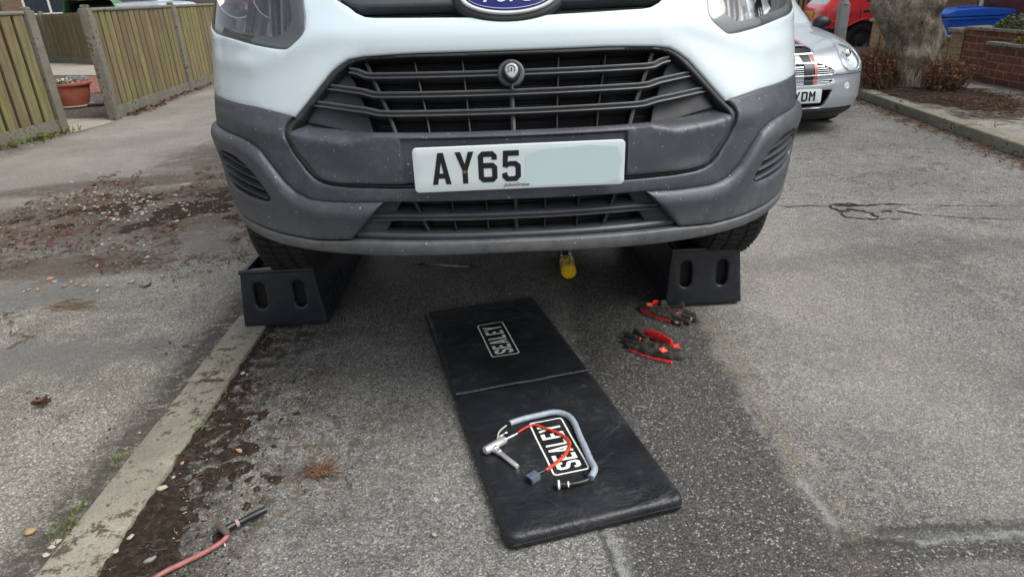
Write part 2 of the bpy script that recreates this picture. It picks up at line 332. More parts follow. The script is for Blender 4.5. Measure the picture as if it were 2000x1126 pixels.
M = dict(
 road=mat_road(), verge=mat_verge(), kerb=mat_kerb(tone=.84, dirt=.7), pave=mat_pave_right(), paint=mat_paint(),
 bump=mat_bumper('grey_bumper_plastic', (.045, .051, .060)), lip=mat_bumper('dusty_lip_plastic', (.062, .069, .077), .8, .5),
 slat=mat_bumper('grille_plastic', (.048, .053, .06), .5, .38, False), louvre=mat_bumper('louvre_plastic', (.032, .036, .042), .3, .42, False), cheek=mat_bumper('cheek_plastic', (.020, .022, .025), .3, .55, False), fin=mat_bumper('fin_plastic', (.009, .010, .011), .15, .5, False), frame=mat_bumper('surround_plastic', (.014, .015, .017), .25, .45, False),
 under=mat_bumper('undertray', (.07, .065, .055), .9, .7, False),
 black=simple('dead_black', (.006, .006, .007), .8), dark=simple('dark_plastic', (.012, .012, .014), .5),
 rubber=simple('tyre_rubber', (.014, .014, .014), .75, bumpsc=200, bd=.0006), ramp=mat_bumper('ramp_plastic', (.0125, .0145, .020), .28, .36, False),
 vinyl=mat_vinyl(), chrome=simple('chrome', (.72, .74, .76), .14, 1), steel=simple('brushed_steel', (.66, .66, .66), .32, .65, bumpsc=150, bd=.0004),
 silver=simple('silver_paint', (.50, .55, .60), .28, .55, var=.04, coat=.6), red=simple('red_paint', (.78, .014, .02), .25, 0, var=.06, coat=.6),
 navy=simple('badge_blue', (.010, .014, .11), .3, spec=.3), plate=simple('plate_white', (.62, .70, .70), .3, var=.05, sc=3), plateb=simple('plate_blank', (.55, .68, .70), .35, var=.02), platey=simple('plate_yellow', (.75, .48, .03), .35),
 ink=simple('plate_ink', (.010, .011, .014), .35, var=.3, sc=120), print=simple('white_print', (.80, .84, .76), .5, var=.12, sc=60), sleeve=simple('grey_sleeve', (.30, .36, .42), .28, var=.12, sc=30, bumpsc=90, bd=.002), redcab=simple('red_braid', (.62, .045, .02), .35, var=.25, sc=90, bumpsc=150, bd=.002),
 hose=simple('dusty_red_hose', (.30, .105, .095), .5, var=.25, sc=40), blackpl=simple('black_fitting', (.012, .012, .013), .35), wood_y=mat_boards('fence_boards', 'y', .15, .38), wood_x=mat_boards('fence_boards_weathered', 'x', .12, .25),
 post=mat_kerb('post_concrete', .3, .58), bark=mat_bark(), brick_r=mat_brick('red_brick', (.26, .085, .055), (.15, .058, .045), (.26, .22, .18)), brick_y=mat_brick('buff_brick', (.44, .31, .17), (.33, .22, .13), (.25, .22, .18)),
 house=mat_brick('house_brick', (.30, .20, .12), (.22, .14, .09), (.2, .18, .15), 'x'), coping=mat_kerb('coping_stone', .6),
 terra=simple('terracotta', (.40, .12, .07), .7, var=.2, sc=7), leaf=simple('green_leaf', (.09, .17, .035), .55, var=.5, sc=20), pale=simple('pale_petal', (.62, .68, .48), .6), silverleaf=simple('silver_leaf', (.30, .36, .37), .7),
 twig=simple('brown_twig', (.13, .068, .038), .8, var=.5, sc=20), litter=simple('leaf_litter', (.115, .055, .032), .8, var=.6, sc=40), straw=simple('pale_straw', (.20, .125, .07), .8, var=.4, sc=14), moss=simple('moss_weed', (.11, .16, .03), .8, var=.4, sc=20),
 soil=None, blue=simple('blue_bin_plastic', (.012, .12, .62), .38, var=.08), white=simple('white_upvc', (.72, .74, .74), .4, var=.05), glass=simple('dark_window_glass', (.035, .05, .06), .05, var=.2, spec=.8), skyglass=simple('pale_glass', (.45, .52, .56), .08, var=.1),
 lamp=simple('galvanised_column', (.24, .25, .26), .6, var=.2, sc=6), gravel=None, amber=simple('amber_plastic', (.95, .62, .02), .25, var=.06), torchbl=simple('dark_blue_case', (.012, .016, .04), .3), gred=simple('red_glove_fabric', (.72, .022, .015), .6, var=.35, sc=60), gblk=simple('black_glove_fabric', (.036, .034, .028), .7, var=.5, sc=60, bumpsc=200, bd=.001), gsil=simple('pale_print_patch', (.62, .42, .36), .5),
 orange=simple('reflective_tab', (.85, .10, .04), .4), green=simple('green_panel', (.09, .25, .08), .5), shed=simple('blue_cover', (.02, .05, .2), .4), wheel=simple('black_steel_wheel', (.018, .018, .019), .45), tail=simple('red_tail_lens', (.5, .02, .01), .2), stripered=simple('salmon_stripe', (.42, .13, .10), .3), stone1=simple('pale_pebble', (.38, .34, .27), .8, sc=60, var=.35), stone2=simple('ochre_pebble', (.33, .215, .12), .8, sc=60, var=.35), stone3=simple('grey_pebble', (.20, .20, .19), .6, sc=60), path=simple('garden_path', (.27, .24, .20), .85, sc=5), brickchips=simple('red_chippings', (.33, .13, .09), .9, var=.5, sc=60), sealant=simple('pale_joint_sealant', (.17, .175, .18), .7, var=.6, sc=60), rust=simple('rusty_screw', (.16, .08, .03), .6), rubble=simple('pink_label', (.5, .1, .12), .6))
def mat_soil():
    m = Mat('dark_soil'); a = m.noise(45, 6, .75); b = m.noise(160, 4, .7)
    c = m.ramp(a, [(.3, (.010, .008, .006)), (.5, (.034, .025, .019)), (.7, (.09, .065, .045))])
    c = m.mix(m.ma('MULTIPLY', m.step(b, .6, .7), .6), c, (.16, .13, .10))
    return m.set(col=c, ro=.95, nrm=m.bump(m.ma('ADD', a, b), .008, 1.), spec=.2)
def mat_gravel():
    m = Mat('brown_gravel'); c, h = stone_ground(m, (.05, .04, .035), (.15, .115, .095), (.42, .36, .30), 70)
    return m.set(col=c, ro=.9, nrm=m.bump(h, .01, 1.), spec=.2)
M['shootleaf'] = simple('dry_shoot_leaf', (.24, .115, .05), .8, var=.55, sc=30); M['gapshade'] = simple('gap_shade_boards', (.055, .042, .022), .9, var=.4, sc=20); M['soil'] = mat_soil(); M['gravel'] = mat_gravel()  # fence backing: shade of the board gaps put into its dark colour
def mat_lens():
    m = Mat('clear_lens'); nt = m.nt
    t = m.n('BsdfTransparent', {'Color': (.82, .84, .85)}); g = m.n('BsdfGlossy', {'Color': (1, 1, 1), 'Roughness': .03})
    fr = m.n('Fresnel', {'IOR': 1.55}); x = m.n('MixShader', {0: m.ma('ADD', m.ma('MULTIPLY', fr.outputs[0], .9), .04), 1: t.outputs[0], 2: g.outputs[0]})
    nt.links.new(x.outputs[0], nt.nodes['Material Output'].inputs[0]); return m.m
M['lens'] = mat_lens()

# ------------------------------------------------------------------ mesh builder
class MB:
    def __init__(s): s.V = []; s.F = []; s.I = []; s.cur = 0
    def add(s, V, F):
        n = len(s.V); s.V += [Vector(v) for v in V]; s.F += [[n+i for i in f] for f in F]; s.I += [s.cur]*len(F); return s
    def box(s, x0, x1, y0, y1, z0, z1, T=None, b=0):
        if b:
            bm = bmesh.new(); bmesh.ops.create_cube(bm, size=1)
            for v in bm.verts: v.co = Vector(((x0+x1)/2+v.co.x*(x1-x0), (y0+y1)/2+v.co.y*(y1-y0), (z0+z1)/2+v.co.z*(z1-z0)))
            bmesh.ops.bevel(bm, geom=bm.edges[:], offset=b, segments=2, affect='EDGES', profile=.6)
            V = [v.co.copy() for v in bm.verts]; bm.verts.index_update(); F = [[v.index for v in f.verts] for f in bm.faces]; bm.free()
        else:
            V = [Vector((x, y, z)) for x in (x0, x1) for y in (y0, y1) for z in (z0, z1)]
            F = [(0, 1, 3, 2), (4, 6, 7, 5), (0, 4, 5, 1), (2, 3, 7, 6), (0, 2, 6, 4), (1, 5, 7, 3)]
        if T: V = [T @ v for v in V]
        return s.add(V, F)
    def tube(s, P, r, n=10, cap=True):
        P = [Vector(p) for p in P]; rr = r if isinstance(r, (list, tuple)) else [r]*len(P)
        V = []; F = []; t0 = (P[1]-P[0]).normalized(); u = t0.orthogonal().normalized()
        for i, p in enumerate(P):
            t = (P[min(i+1, len(P)-1)]-P[max(i-1, 0)]).normalized(); u = (u-u.dot(t)*t).normalized(); v = t.cross(u)
            for k in range(n):
                a = 2*PI*k/n; V.append(p+(u*math.cos(a)+v*math.sin(a))*rr[i])
        for i in range(len(P)-1):
            for k in range(n): F.append((i*n+k, i*n+(k+1) % n, (i+1)*n+(k+1) % n, (i+1)*n+k))
        if cap: F.append(list(range(n))[::-1]); F.append([len(P)*n-n+k for k in range(n)])
        return s.add(V, F)
    def lathe(s, prof, T=None, n=32):   # prof (r, h) about z
        V = []; F = []
        for r, h in prof:
            for k in range(n): a = 2*PI*k/n; V.append(Vector((r*math.cos(a), r*math.sin(a), h)))
        for i in range(len(prof)-1):
            for k in range(n): F.append((i*n+k, i*n+(k+1) % n, (i+1)*n+(k+1) % n, (i+1)*n+k))
        if T: V = [T @ v for v in V]
        return s.add(V, F)
    def prism(s, poly, y0, y1, T=None):  # polygon in x,z extruded along y
        n = len(poly); V = [Vector((x, y0, z)) for x, z in poly]+[Vector((x, y1, z)) for x, z in poly]
        F = [list(range(n)), list(range(2*n-1, n-1, -1))]+[(i, n+i, n+(i+1) % n, (i+1) % n) for i in range(n)]
        if T: V = [T @ v for v in V]
        return s.add(V, F)
    def build(s, name, mat=None, parent=None, smooth=None, mats=None, loc=None):
        return mesh(name, s.V, s.F, mat, parent, smooth, loc, s.I if mats else None, mats)
def smoothpath(P, k=6):
    P = [Vector(p) for p in P]; o = []
    for i in range(len(P)-1):
        a, b, c, d = P[max(i-1, 0)], P[i], P[i+1], P[min(i+2, len(P)-1)]
        for j in range(k):
            t = j/k; o.append(.5*((2*b)+(c-a)*t+(2*a-5*b+4*c-d)*t*t+(3*b-a-3*c+d)*t**3))
    return o+[P[-1]]

# ------------------------------------------------------------------ curved panels
def seg_dist(P, loops):
    D = np.full(len(P), 1e9)
    for L in loops:
        A = L; B = np.roll(L, -1, 0)
        for a, b in zip(A, B):
            ab = b-a; l2 = ab@ab
            if l2 < 1e-16: continue
            t = np.clip(((P-a)@ab)/l2, 0, 1); q = P-(a+t[:, None]*ab); D = np.minimum(D, np.hypot(q[:, 0], q[:, 1]))
    return D
def inside(P, loops):
    r = np.zeros(len(P), bool)
    for L in loops:
        for (x1, y1), (x2, y2) in zip(L, np.roll(L, -1, 0)):
            if y1 == y2: continue
            c = ((y1 > P[:, 1]) != (y2 > P[:, 1])) & (P[:, 0] < (x2-x1)*(P[:, 1]-y1)/(y2-y1)+x1); r ^= c
    return r
def dens(L, e):
    o = []
    for (a, b) in zip(L, L[1:]+L[:1]):
        a = np.array(a, float); b = np.array(b, float); n = max(1, int(math.ceil(np.hypot(*(b-a))/e)))
        for i in range(n): o.append(a+(b-a)*i/n)
    return np.array(o)
def area(L): L = np.array(L); return .5*float(np.sum(L[:, 0]*np.roll(L[:, 1], -1)-np.roll(L[:, 0], -1)*L[:, 1]))
def tess(outer, holes=(), step=.02, edge=None, rings=(), pts=None):
    edge = edge or step; loops = []
    for i, L in enumerate([outer]+list(holes)):
        L = [tuple(p) for p in L]
        if (area(L) > 0) != (i == 0): L = L[::-1]
        loops.append(dens(L, edge))
    extra = []
    for L in loops:
        t = np.roll(L, -1, 0)-np.roll(L, 1, 0); t /= np.maximum(np.hypot(t[:, 0], t[:, 1]), 1e-9)[:, None]; n = np.stack([-t[:, 1], t[:, 0]], 1)
        for r in rings: extra.append((L+n*r, r))
    ps = [np.concatenate(loops)]
    for q, r in extra:
        k = inside(q, loops); d = seg_dist(q, loops); ps.append(q[k & (d > r*.9)])
    mr = max(rings) if rings else 0
    if pts is None:
        lo = loops[0].min(0); hi = loops[0].max(0); gx = np.arange(lo[0], hi[0], step); gy = np.arange(lo[1], hi[1], step)
        g = np.stack(np.meshgrid(gx, gy), -1).reshape(-1, 2); g[:, 0] += np.where(np.round((g[:, 1]-lo[1])/step) % 2, step*.5, 0)
    else: g = pts
    k = inside(g, loops); g = g[k]; g = g[seg_dist(g, loops) > mr+.4*min(step, edge)] if len(g) else g; ps.append(g)
    P = np.concatenate(ps); E = []; n = 0
    for L in loops:
        m_ = len(L); E += [(n+i, n+(i+1) % m_) for i in range(m_)]; n += m_
    v, e, f, *_ = delaunay_2d_cdt([Vector((float(a), float(b))) for a, b in P], E, [], 0, 1e-6)
    v = np.array([(a.x, a.y) for a in v]); f = np.array([t for t in f if len(t) == 3])
    c = v[f].mean(1); f = f[inside(c, loops)]
    a = v[f]; cr = (a[:, 1, 0]-a[:, 0, 0])*(a[:, 2, 1]-a[:, 0, 1])-(a[:, 1, 1]-a[:, 0, 1])*(a[:, 2, 0]-a[:, 0, 0])
    f = np.where((cr < 0)[:, None], f[:, ::-1], f); f = f[np.abs(cr) > 1e-12]
    return v, f, seg_dist(v, loops)
def panel(name, outer, surf, mat, parent=None, holes=(), off=0., rnd=.003, depth=.02, relief=None, step=.015, edge=.01, pts=None, smooth=50, mirror=False):
    """a sheet on the curved surface surf(s, z) with rounded edges and a return flange"""
    if mirror: outer = [(-a, b) for a, b in outer]; holes = [[(-a, b) for a, b in h] for h in holes]
    v, f, d = tess(outer, holes, step, edge, (rnd*.3, rnd) if rnd else (), pts)
    h = np.full(len(v), off, float)
    if rnd: q = np.clip((rnd-d)/rnd, 0, 1); h -= rnd*(1-np.sqrt(np.maximum(0, 1-q*q)))
    if relief is not None: h += relief(v[:, 0], v[:, 1])
    P, N_ = surf(v[:, 0], v[:, 1]); X = P+N_*h[:, None]
    V = [tuple(x) for x in X]; F = [tuple(t) for t in f]
    if depth:
        cnt = {}
        for t in F:
            for a, b in ((t[0], t[1]), (t[1], t[2]), (t[2], t[0])): cnt[(a, b)] = cnt.get((a, b), 0)+1
        bd = [(a, b) for a, b in cnt if (b, a) not in cnt]
        B = X-N_*depth; n0 = len(V); ids = sorted({i for e in bd for i in e}); m1 = {i: n0+k for k, i in enumerate(ids)}; m2 = {i: n0+len(ids)+k for k, i in enumerate(ids)}
        V += [tuple(X[i]) for i in ids]+[tuple(B[i]) for i in ids]
        F += [(m1[b], m1[a], m2[a], m2[b]) for a, b in bd]
    return mesh(name, V, F, mat, parent, smooth)
def flat(o, ex, ey):  # plane as a surface
    o = np.array(o, float); ex = np.array(ex, float); ex /= np.linalg.norm(ex); ey = np.array(ey, float); ey /= np.linalg.norm(ey); n = np.cross(ex, ey)
    return lambda a, b: (o+np.outer(a, ex)+np.outer(b, ey), np.tile(n, (len(a), 1)))
def sym(half):  # half outline with s >= 0, closed by its mirror image
    return half+[(-a, b) for a, b in half[::-1] if a > 1e-9]
def ellipse(cx, cy, a, b, n=48): return [(cx+a*math.cos(2*PI*k/n), cy+b*math.sin(2*PI*k/n)) for k in range(n)]
def rrect(x0, x1, y0, y1, r, n=6):
    o = []
    for cx, cy, a0 in ((x1-r, y0+r, -90), (x1-r, y1-r, 0), (x0+r, y1-r, 90), (x0+r, y0+r, 180)):
        for k in range(n+1): a = R(a0+90*k/n); o.append((cx+r*math.cos(a), cy+r*math.sin(a)))
    return o
def rounded(P, r, n=4):  # round the corners of a polygon
    o = []; P = [np.array(p, float) for p in P]
    for a, b, c in zip(P[-1:]+P[:-1], P, P[1:]+P[:1]):
        u = a-b; w_ = c-b; lu, lw = np.linalg.norm(u), np.linalg.norm(w_); q = min(r, lu*.45, lw*.45)
        p0 = b+u/lu*q; p1 = b+w_/lw*q
        for k in range(n+1): t = k/n; o.append(tuple((1-t)**2*p0+2*t*(1-t)*b+t*t*p1))
    return o
def hull(a, b, n, Z, Y0, KX, yend, smooth=.012):
    """body surface: plan curve (superellipse nose running into straight sides) swept over height"""
    t = np.linspace(0, PI/2, 3001); x = a*np.sin(t)**(2/n); y = b*(1-np.maximum(np.cos(t), 0)**(2/n))
    x = np.append(x, a); y = np.append(y, b+9); s_ = np.append(0, np.cumsum(np.hypot(np.diff(x), np.diff(y))))
    zz = np.linspace(min(Z)-.2, max(Z)+.2, 2000); dz = zz[1]-zz[0]; k = int(max(1, smooth/dz)); ker = np.exp(-.5*(np.arange(-3*k, 3*k+1)/k)**2); ker /= ker.sum()
    def sm(A):
        q = np.interp(zz, Z, A); return np.convolve(np.pad(q, 3*k, 'edge'), ker, 'valid')
    y0s, kxs = sm(Y0), sm(KX)
    def P(s, z):
        aa = np.abs(s); X_ = np.sign(s)*np.interp(aa, s_, x)*np.interp(z, zz, kxs); Yv = np.interp(aa, s_, y)+np.interp(z, zz, y0s)
        return np.stack([X_, np.minimum(Yv, yend), z], -1)
    def S(s, z):
        s = np.asarray(s, float); z = np.asarray(z, float); e = 2e-3
        p = P(s, z); ds = P(s+e, z)-P(s-e, z); dz_ = P(s, z+e)-P(s, z-e); n_ = np.cross(ds, dz_); l = np.linalg.norm(n_, axis=-1, keepdims=True)
        return p, np.where(l > 1e-9, n_/np.maximum(l, 1e-9), np.array([0, -1., 0]))
    S.s_at_y = lambda yv: float(np.interp(yv, y, s_)); S.P = P
    return S
def sweep(mb, surf, path, sec, off=0.):
    """sweep a section [(across, depth)] along a path [(s, z)] lying on a surface"""
    p = np.array(path, float); P, N_ = surf(p[:, 0], p[:, 1]); n = len(sec); V = []; F = []
    T = np.gradient(P, axis=0) if len(P) > 2 else np.repeat(P[1:]-P[:1], 2, 0); T /= np.linalg.norm(T, axis=1)[:, None]
    A = np.cross(T, N_)*-1
    for i in range(len(P)):
        for a, d in sec: V.append(P[i]+A[i]*a+N_[i]*(d+off))
    for i in range(len(P)-1):
        for k in range(n): F.append((i*n+k, i*n+(k+1) % n, (i+1)*n+(k+1) % n, (i+1)*n+k))
    F.append(list(range(n))); F.append([len(P)*n-1-k for k in range(n)])
    mb.add(V, F)
def path_dens(L, e): 
    o = []
    for a, b in zip(L[:-1], L[1:]):
        a = np.array(a, float); b = np.array(b, float); n = max(1, int(math.ceil(np.hypot(*(b-a))/e)))
        o += [tuple(a+(b-a)*i/n) for i in range(n)]
    return o+[L[-1]]

# ------------------------------------------------------------------ lettering (outlines in a unit box: x, y)
def stroke(P, w):
    P = [np.array(p, float) for p in P]; L = []; Rr = []
    for i, p in enumerate(P):
        d1 = (P[i]-P[i-1]) if i else P[1]-P[0]; d2 = (P[i+1]-P[i]) if i < len(P)-1 else d1
        d1 = d1/np.linalg.norm(d1); d2 = d2/np.linalg.norm(d2); n1 = np.array([-d1[1], d1[0]]); n2 = np.array([-d2[1], d2[0]])
        m_ = n1+n2; m_ /= np.linalg.norm(m_); k = w/2/max(.35, m_@n1); L.append(tuple(p+m_*k)); Rr.append(tuple(p-m_*k))
    return L+Rr[::-1]
def ring(P, w):
    n = len(P); P = [np.array(p, float) for p in P]; o = []; i_ = []
    for k in range(n):
        d1 = P[k]-P[k-1]; d2 = P[(k+1) % n]-P[k]; d1 /= np.linalg.norm(d1); d2 /= np.linalg.norm(d2)
        n1 = np.array([-d1[1], d1[0]]); n2 = np.array([-d2[1], d2[0]]); m_ = n1+n2; m_ /= np.linalg.norm(m_); q = w/2/max(.35, m_@n1)
        o.append(tuple(P[k]+m_*q)); i_.append(tuple(P[k]-m_*q))
    return (o, [i_]) if abs(area(o)) > abs(area(i_)) else (i_, [o])
# plate characters, 50 x 79 mm
CH = {
 'A': [([(0, 0), (14, 0), (17, 15), (33, 15), (36, 0), (50, 0), (32.5, 79), (17.5, 79)], [[(20, 28), (30, 28), (25, 55)]])],
 'Y': [([(18, 0), (32, 0), (32, 33), (50, 79), (35, 79), (25, 49), (15, 79), (0, 79), (18, 33)], [])],
 '6': [(stroke([(43, 57), (43, 66), (37, 72), (13, 72), (7, 66), (7, 13), (13, 7), (37, 7), (43, 13), (43, 37), (37, 43), (14, 43)], 14), [])],
 '5': [([(4, 79), (46, 79), (46, 65), (17, 65), (15.5, 50), (20, 52), (38, 52), (50, 42), (50, 11), (39, 0), (11, 0), (0, 11), (0, 21), (14, 24), (14, 17), (18, 13), (32, 13), (36, 17), (36, 35), (32, 39), (18, 39), (14, 35), (2, 38)], [])],
 'D': [ring([(7, 7), (36, 7), (43, 14), (43, 65), (36, 72), (7, 72)], 14)],
 'M': [([(0, 0), (13, 0), (13, 52), (25, 28), (37, 52), (37, 0), (50, 0), (50, 79), (38, 79), (25, 50), (12, 79), (0, 79)], [])],
 'S': [(stroke([(43, 56), (43, 66), (37, 72), (13, 72), (7, 66), (7, 50), (11, 45), (39, 35), (43, 29), (43, 13), (37, 7), (13, 7), (7, 13), (7, 23)], 14), [])],
 'E': [([(0, 0), (46, 0), (46, 14), (15, 14), (15, 33), (41, 33), (41, 46), (15, 46), (15, 65), (46, 65), (46, 79), (0, 79)], [])],
 'L': [([(0, 0), (46, 0), (46, 14), (15, 14), (15, 79), (0, 79)], [])],
}
def letters(txt, surf, x, y, h, mat, parent, name='lettering', gap=11, wf=1., off=.0008, depth=.0006, edge=.01):
    V = []; F = []
    sc = h/79
    for ch in txt:
        if ch == ' ': x += 33*sc; continue
        for o, hs_ in CH[ch]:
            f_ = lambda L: [(x+a*sc*wf, y+b*sc) for a, b in L]
            v, t, d = tess(f_(o), [f_(q) for q in hs_], 1, edge)
            P, N_ = surf(v[:, 0], v[:, 1]); n = len(V); V += [tuple(q) for q in P+N_*off]; F += [tuple(n+i for i in q) for q in t]
        x += (50*wf+gap)*sc
    o = mesh(name, V, F, mat, parent); return o
def font_text(txt, surf, x, y, h, mat, parent, name='lettering', shear=0., off=.001, width=None, bold=0.):
    cu = bpy.data.curves.new(name, 'FONT'); cu.body = txt; cu.size = h; cu.shear = shear; cu.offset = bold; cu.extrude = 0; cu.resolution_u = 4
    t = bpy.data.objects.new('tmp', cu); COL.objects.link(t); dg = bpy.context.evaluated_depsgraph_get(); me = bpy.data.meshes.new_from_object(t.evaluated_get(dg))
    v = np.array([tuple(q.co) for q in me.vertices]); F = [tuple(p.vertices) for p in me.polygons]; bpy.data.objects.remove(t); bpy.data.meshes.remove(me); bpy.data.curves.remove(cu)
    if width: v[:, 0] *= width/(v[:, 0].max()-v[:, 0].min())
    P, N_ = surf(v[:, 0]+x, v[:, 1]+y); return mesh(name, P+N_*off, F, mat, parent)

# ================================================================== THE GROUND
def sheet(name, outline, z, mat, res=None, relief=None, kind='structure'):
    if res is None:
        return tag(mesh(name, [(x, y, z) for x, y in outline], [list(range(len(outline)))], mat), kind=kind)
    v, f, d = tess(outline, (), res, res)
    V = [(x, y, z+(relief(x, y, dd) if relief else 0)) for (x, y), dd in zip(v, d)]
    return tag(mesh(name, V, [tuple(t) for t in f], mat, smooth=180), kind=kind)
sheet('ground', [(-300, -60), (300, -60), (300, 400), (-300, 400)], -.05, M['gravel'])
KR = [(3.30, -20), (3.30, 2.0), (3.50, 4.5), (3.72, 7.1), (3.86, 10), (4.0, 16), (4.2, 60)]
KL = -.985
POT = [G(1618, 404), G(1650, 400), G(1700, 402), G(1740, 410), G(1762, 416), G(1740, 421), G(1690, 420), G(1652, 417), G(1630, 411)]
def road_relief(x, y, d):
    h = noise.noise((x*1.3, y*1.3, 0))*.004
    if y < 9 and abs(x-1.95) < .6 and abs(y-3.6) < .5:
        q = inside(np.array([(x, y)]), [np.array([(p.x, p.y) for p in POT])])[0]
        if q: h -= .012+.008*noise.noise((x*25, y*25, 3))
    return h
sheet('road', [(KL+.01, -20)]+[(x+.0, y) for x, y in KR]+[(KL+.01, 60)], 0, M['road'])
# verge between the left kerb and the fence
sheet('verge', [(-5.6, -20), (-1.13, -20), (-1.13, 60), (-5.0, 60), (-4.72, 8.25), (-4.82, 7.5), (-5.2, 5.5), (-5.4, 2)], .004, M['verge'])
# left kerb, nearly flush, laid in stones
mb = MB(); y = -6.0; cuts = [G(380, 752).y, ]
ys = [-6+i*.915 for i in range(40)]; sh = cuts[0]-min(ys, key=lambda q: abs(q-cuts[0])); ys = [q+sh for q in ys]
for a, b in zip(ys[:-1], ys[1:]):
    j = random.Random(int(a*100)).uniform(-.004, .004)
    mb.box(-1.128+j, KL+j, a+.004, b-.004, -.12, .014+abs(j)*.5, b=.007)
tag(mb.build('kerb', M['kerb'], smooth=40), kind='structure')
# right kerb (raised) and footway
mb = MB()
kr = [np.array(q, float) for q in path_dens(KR, .9)]
for a, b in zip(kr[:-1], kr[1:]):
    t = (b-a)/np.linalg.norm(b-a); n_ = np.array([t[1], -t[0]]); a2 = a+t*.004; b2 = b-t*.004
    P = [a2, b2, b2+n_*.125, a2+n_*.125]; hh = .085
    mb.add([(*p, z) for z in (-.1, hh) for p in P], [(3, 2, 1, 0), (4, 5, 6, 7), (0, 1, 5, 4), (1, 2, 6, 5), (2, 3, 7, 6), (3, 0, 4, 7)])
kb = mb.build('kerb_raised', M['kerb']); tag(kb, kind='structure')
bv = kb.modifiers.new('b', 'BEVEL'); bv.width = .012; bv.segments = 2
sheet('footway', [(x+.124, y) for x, y in KR]+[(5.35, 60), (5.25, 8), (5.22, -20)], .078, M['pave'])
# front garden behind the left fence
sheet('garden_ground', [(-14, 4), (-5.2, 4), (-4.82, 7.5), (-4.72, 8.25), (-5.0, 60), (-14, 60)], -.012, M['gravel'])
def gpoly(name, px, z, mat, **k): return sheet(name, [tuple(G(a, b, z)[:2]) for a, b in px], z, mat, **k)
gpoly('garden_step', [(130, 262), (222, 238), (205, 231), (128, 232)], .008, M['path'])
gpoly('garden_path', [(96, 124), (183, 124), (188, 147), (100, 147)], -.004, M['path'])
mc_ = Mat('red_mulch'); cc_, hh_ = stone_ground(mc_, (.13, .05, .035), (.30, .115, .08), (.50, .33, .25), 45); M['brickchips'] = mc_.set(col=cc_, ro=.9, nrm=mc_.bump(hh_, .012))
gpoly('garden_bed', [(165, 150), (190, 150), (200, 180), (172, 182)], -.003, M['brickchips'])
gpoly('garden_border', [(96, 147), (100, 147), (140, 200), (110, 200)], -.003, M['brickchips'])

# pothole: broken slab edges and cracks as dark thin wedges cut into real relief
rr = random.Random(4)
def crack(P, w0, name='crack'):
    mb = MB(); P = [G(*p) for p in P]; Q = []
    for a, b in zip(P[:-1], P[1:]):
        n_ = max(2, int((b-a).length/.02))
        for i in range(n_):
            q = a.lerp(b, i/n_); Q.append(q+Vector((rr.uniform(-.008, .008), rr.uniform(-.012, .012), 0)))
    Q.append(P[-1]); V = []; F = []
    for i, q in enumerate(Q):
        t = (Q[min(i+1, len(Q)-1)]-Q[max(i-1, 0)]).normalized(); n_ = Vector((-t.y, t.x, 0)); w_ = 1.3*w0*math.sin(PI*(i+.3)/(len(Q)))**.5*rr.uniform(.3, 1.3)
        V += [q+n_*w_+Vector((0, 0, .0035)), q-n_*w_+Vector((0, 0, .0035))]
    for i in range(len(Q)-1): F.append((2*i, 2*i+1, 2*i+3, 2*i+2))
    mb.add(V, F); return mb
mb = MB()
for P, w_ in (([(1618, 403), (1632, 399), (1660, 398), (1678, 403), (1720, 399), (1790, 400)], .009), ([(1618, 403), (1640, 413), (1668, 409), (1700, 416), (1716, 425)], .012),
              ([(1632, 401), (1655, 401), (1676, 402)], .016), ([(1640, 413), (1650, 425), (1690, 428), (1760, 427)], .006), ([(1720, 413), (1742, 413)], .014), ([(1745, 411), (1768, 415), (1800, 420)], .007),
              ([(1530, 406), (1575, 402), (1618, 403)], .004), ([(1790, 400), (1870, 402), (2000, 404)], .003), ([(1515, 400), (1530, 404), (1560, 407)], .003), ([(1800, 420), (1870, 425), (1990, 430)], .003)):
    c_ = crack(P, w_); mb.add(c_.V, c_.F)
tag(mb.build('road_cracks', M['black']), kind='structure')
# ================================================================== THE VAN
TILT = R(.8)
VZ = [.40, .50, .54, .57, .60, .66, .80, .88, .90, 1.07, 1.11, 1.20, 1.30, 1.40, 1.50, 1.58, 1.62, 2.15, 2.25, 2.3]
VY = [.10, .03, .01, -.005, -.005, 0, 0, .005, .025, .095, .105, .175, .26, .38, .58, .80, .95, 1.60, 1.85, 2.2]
VK = [.86, .925, .95, .962, .975, .99, 1.0, 1.0, 1.0, 1, 1, .997, .99, .98, .97, .96, .955, .90, .86, .8]
VS = hull(.908, .62, 2.3, VZ, VY, VK, 4.7)
van = empty('panel_van', (.022-math.sin(TILT)*.75, 1.66, .75-math.cos(TILT)*.75), (0, TILT, R(1.0)), label='white panel van with grey bumper, standing on two wheel ramps', cat='van')
SCN = VS.s_at_y(.96); WZ = .53; AR = .405
def arch(a0, a1, n=16, r=AR): return [(SCN+r*math.cos(R(a0+(a1-a0)*k/n)), WZ+r*math.sin(R(a0+(a1-a0)*k/n))) for k in range(n+1)]
SE = VS.s_at_y(4.65); SCR = VS.s_at_y(3.75)
top_out = [(0, 1.061), (.236, 1.061), (.30, 1.059), (.37, 1.056), (.41, 1.050), (.435, 1.038), (.463, 1.020), (.50, .985), (.54, .947), (.566, .924), (.578, .914)]
wb = [(.578, .914), (.70, .929), (.86, .937), (1.0, .943), (1.06, .943), (1.13, .91)]
A1 = arch(125, 0); ang_end = A1[0]
rear_arch = [(SCR+AR*math.cos(R(180-180*k/14)), WZ+AR*math.sin(R(180*k/14))) for k in range(15)]
body_half = top_out[:-1]+wb+A1+[(SCN+AR, .46)]+[(SCR-AR, .46)]+rear_arch+[(SCR+AR, .46), (SE, .46), (SE, 2.28)]
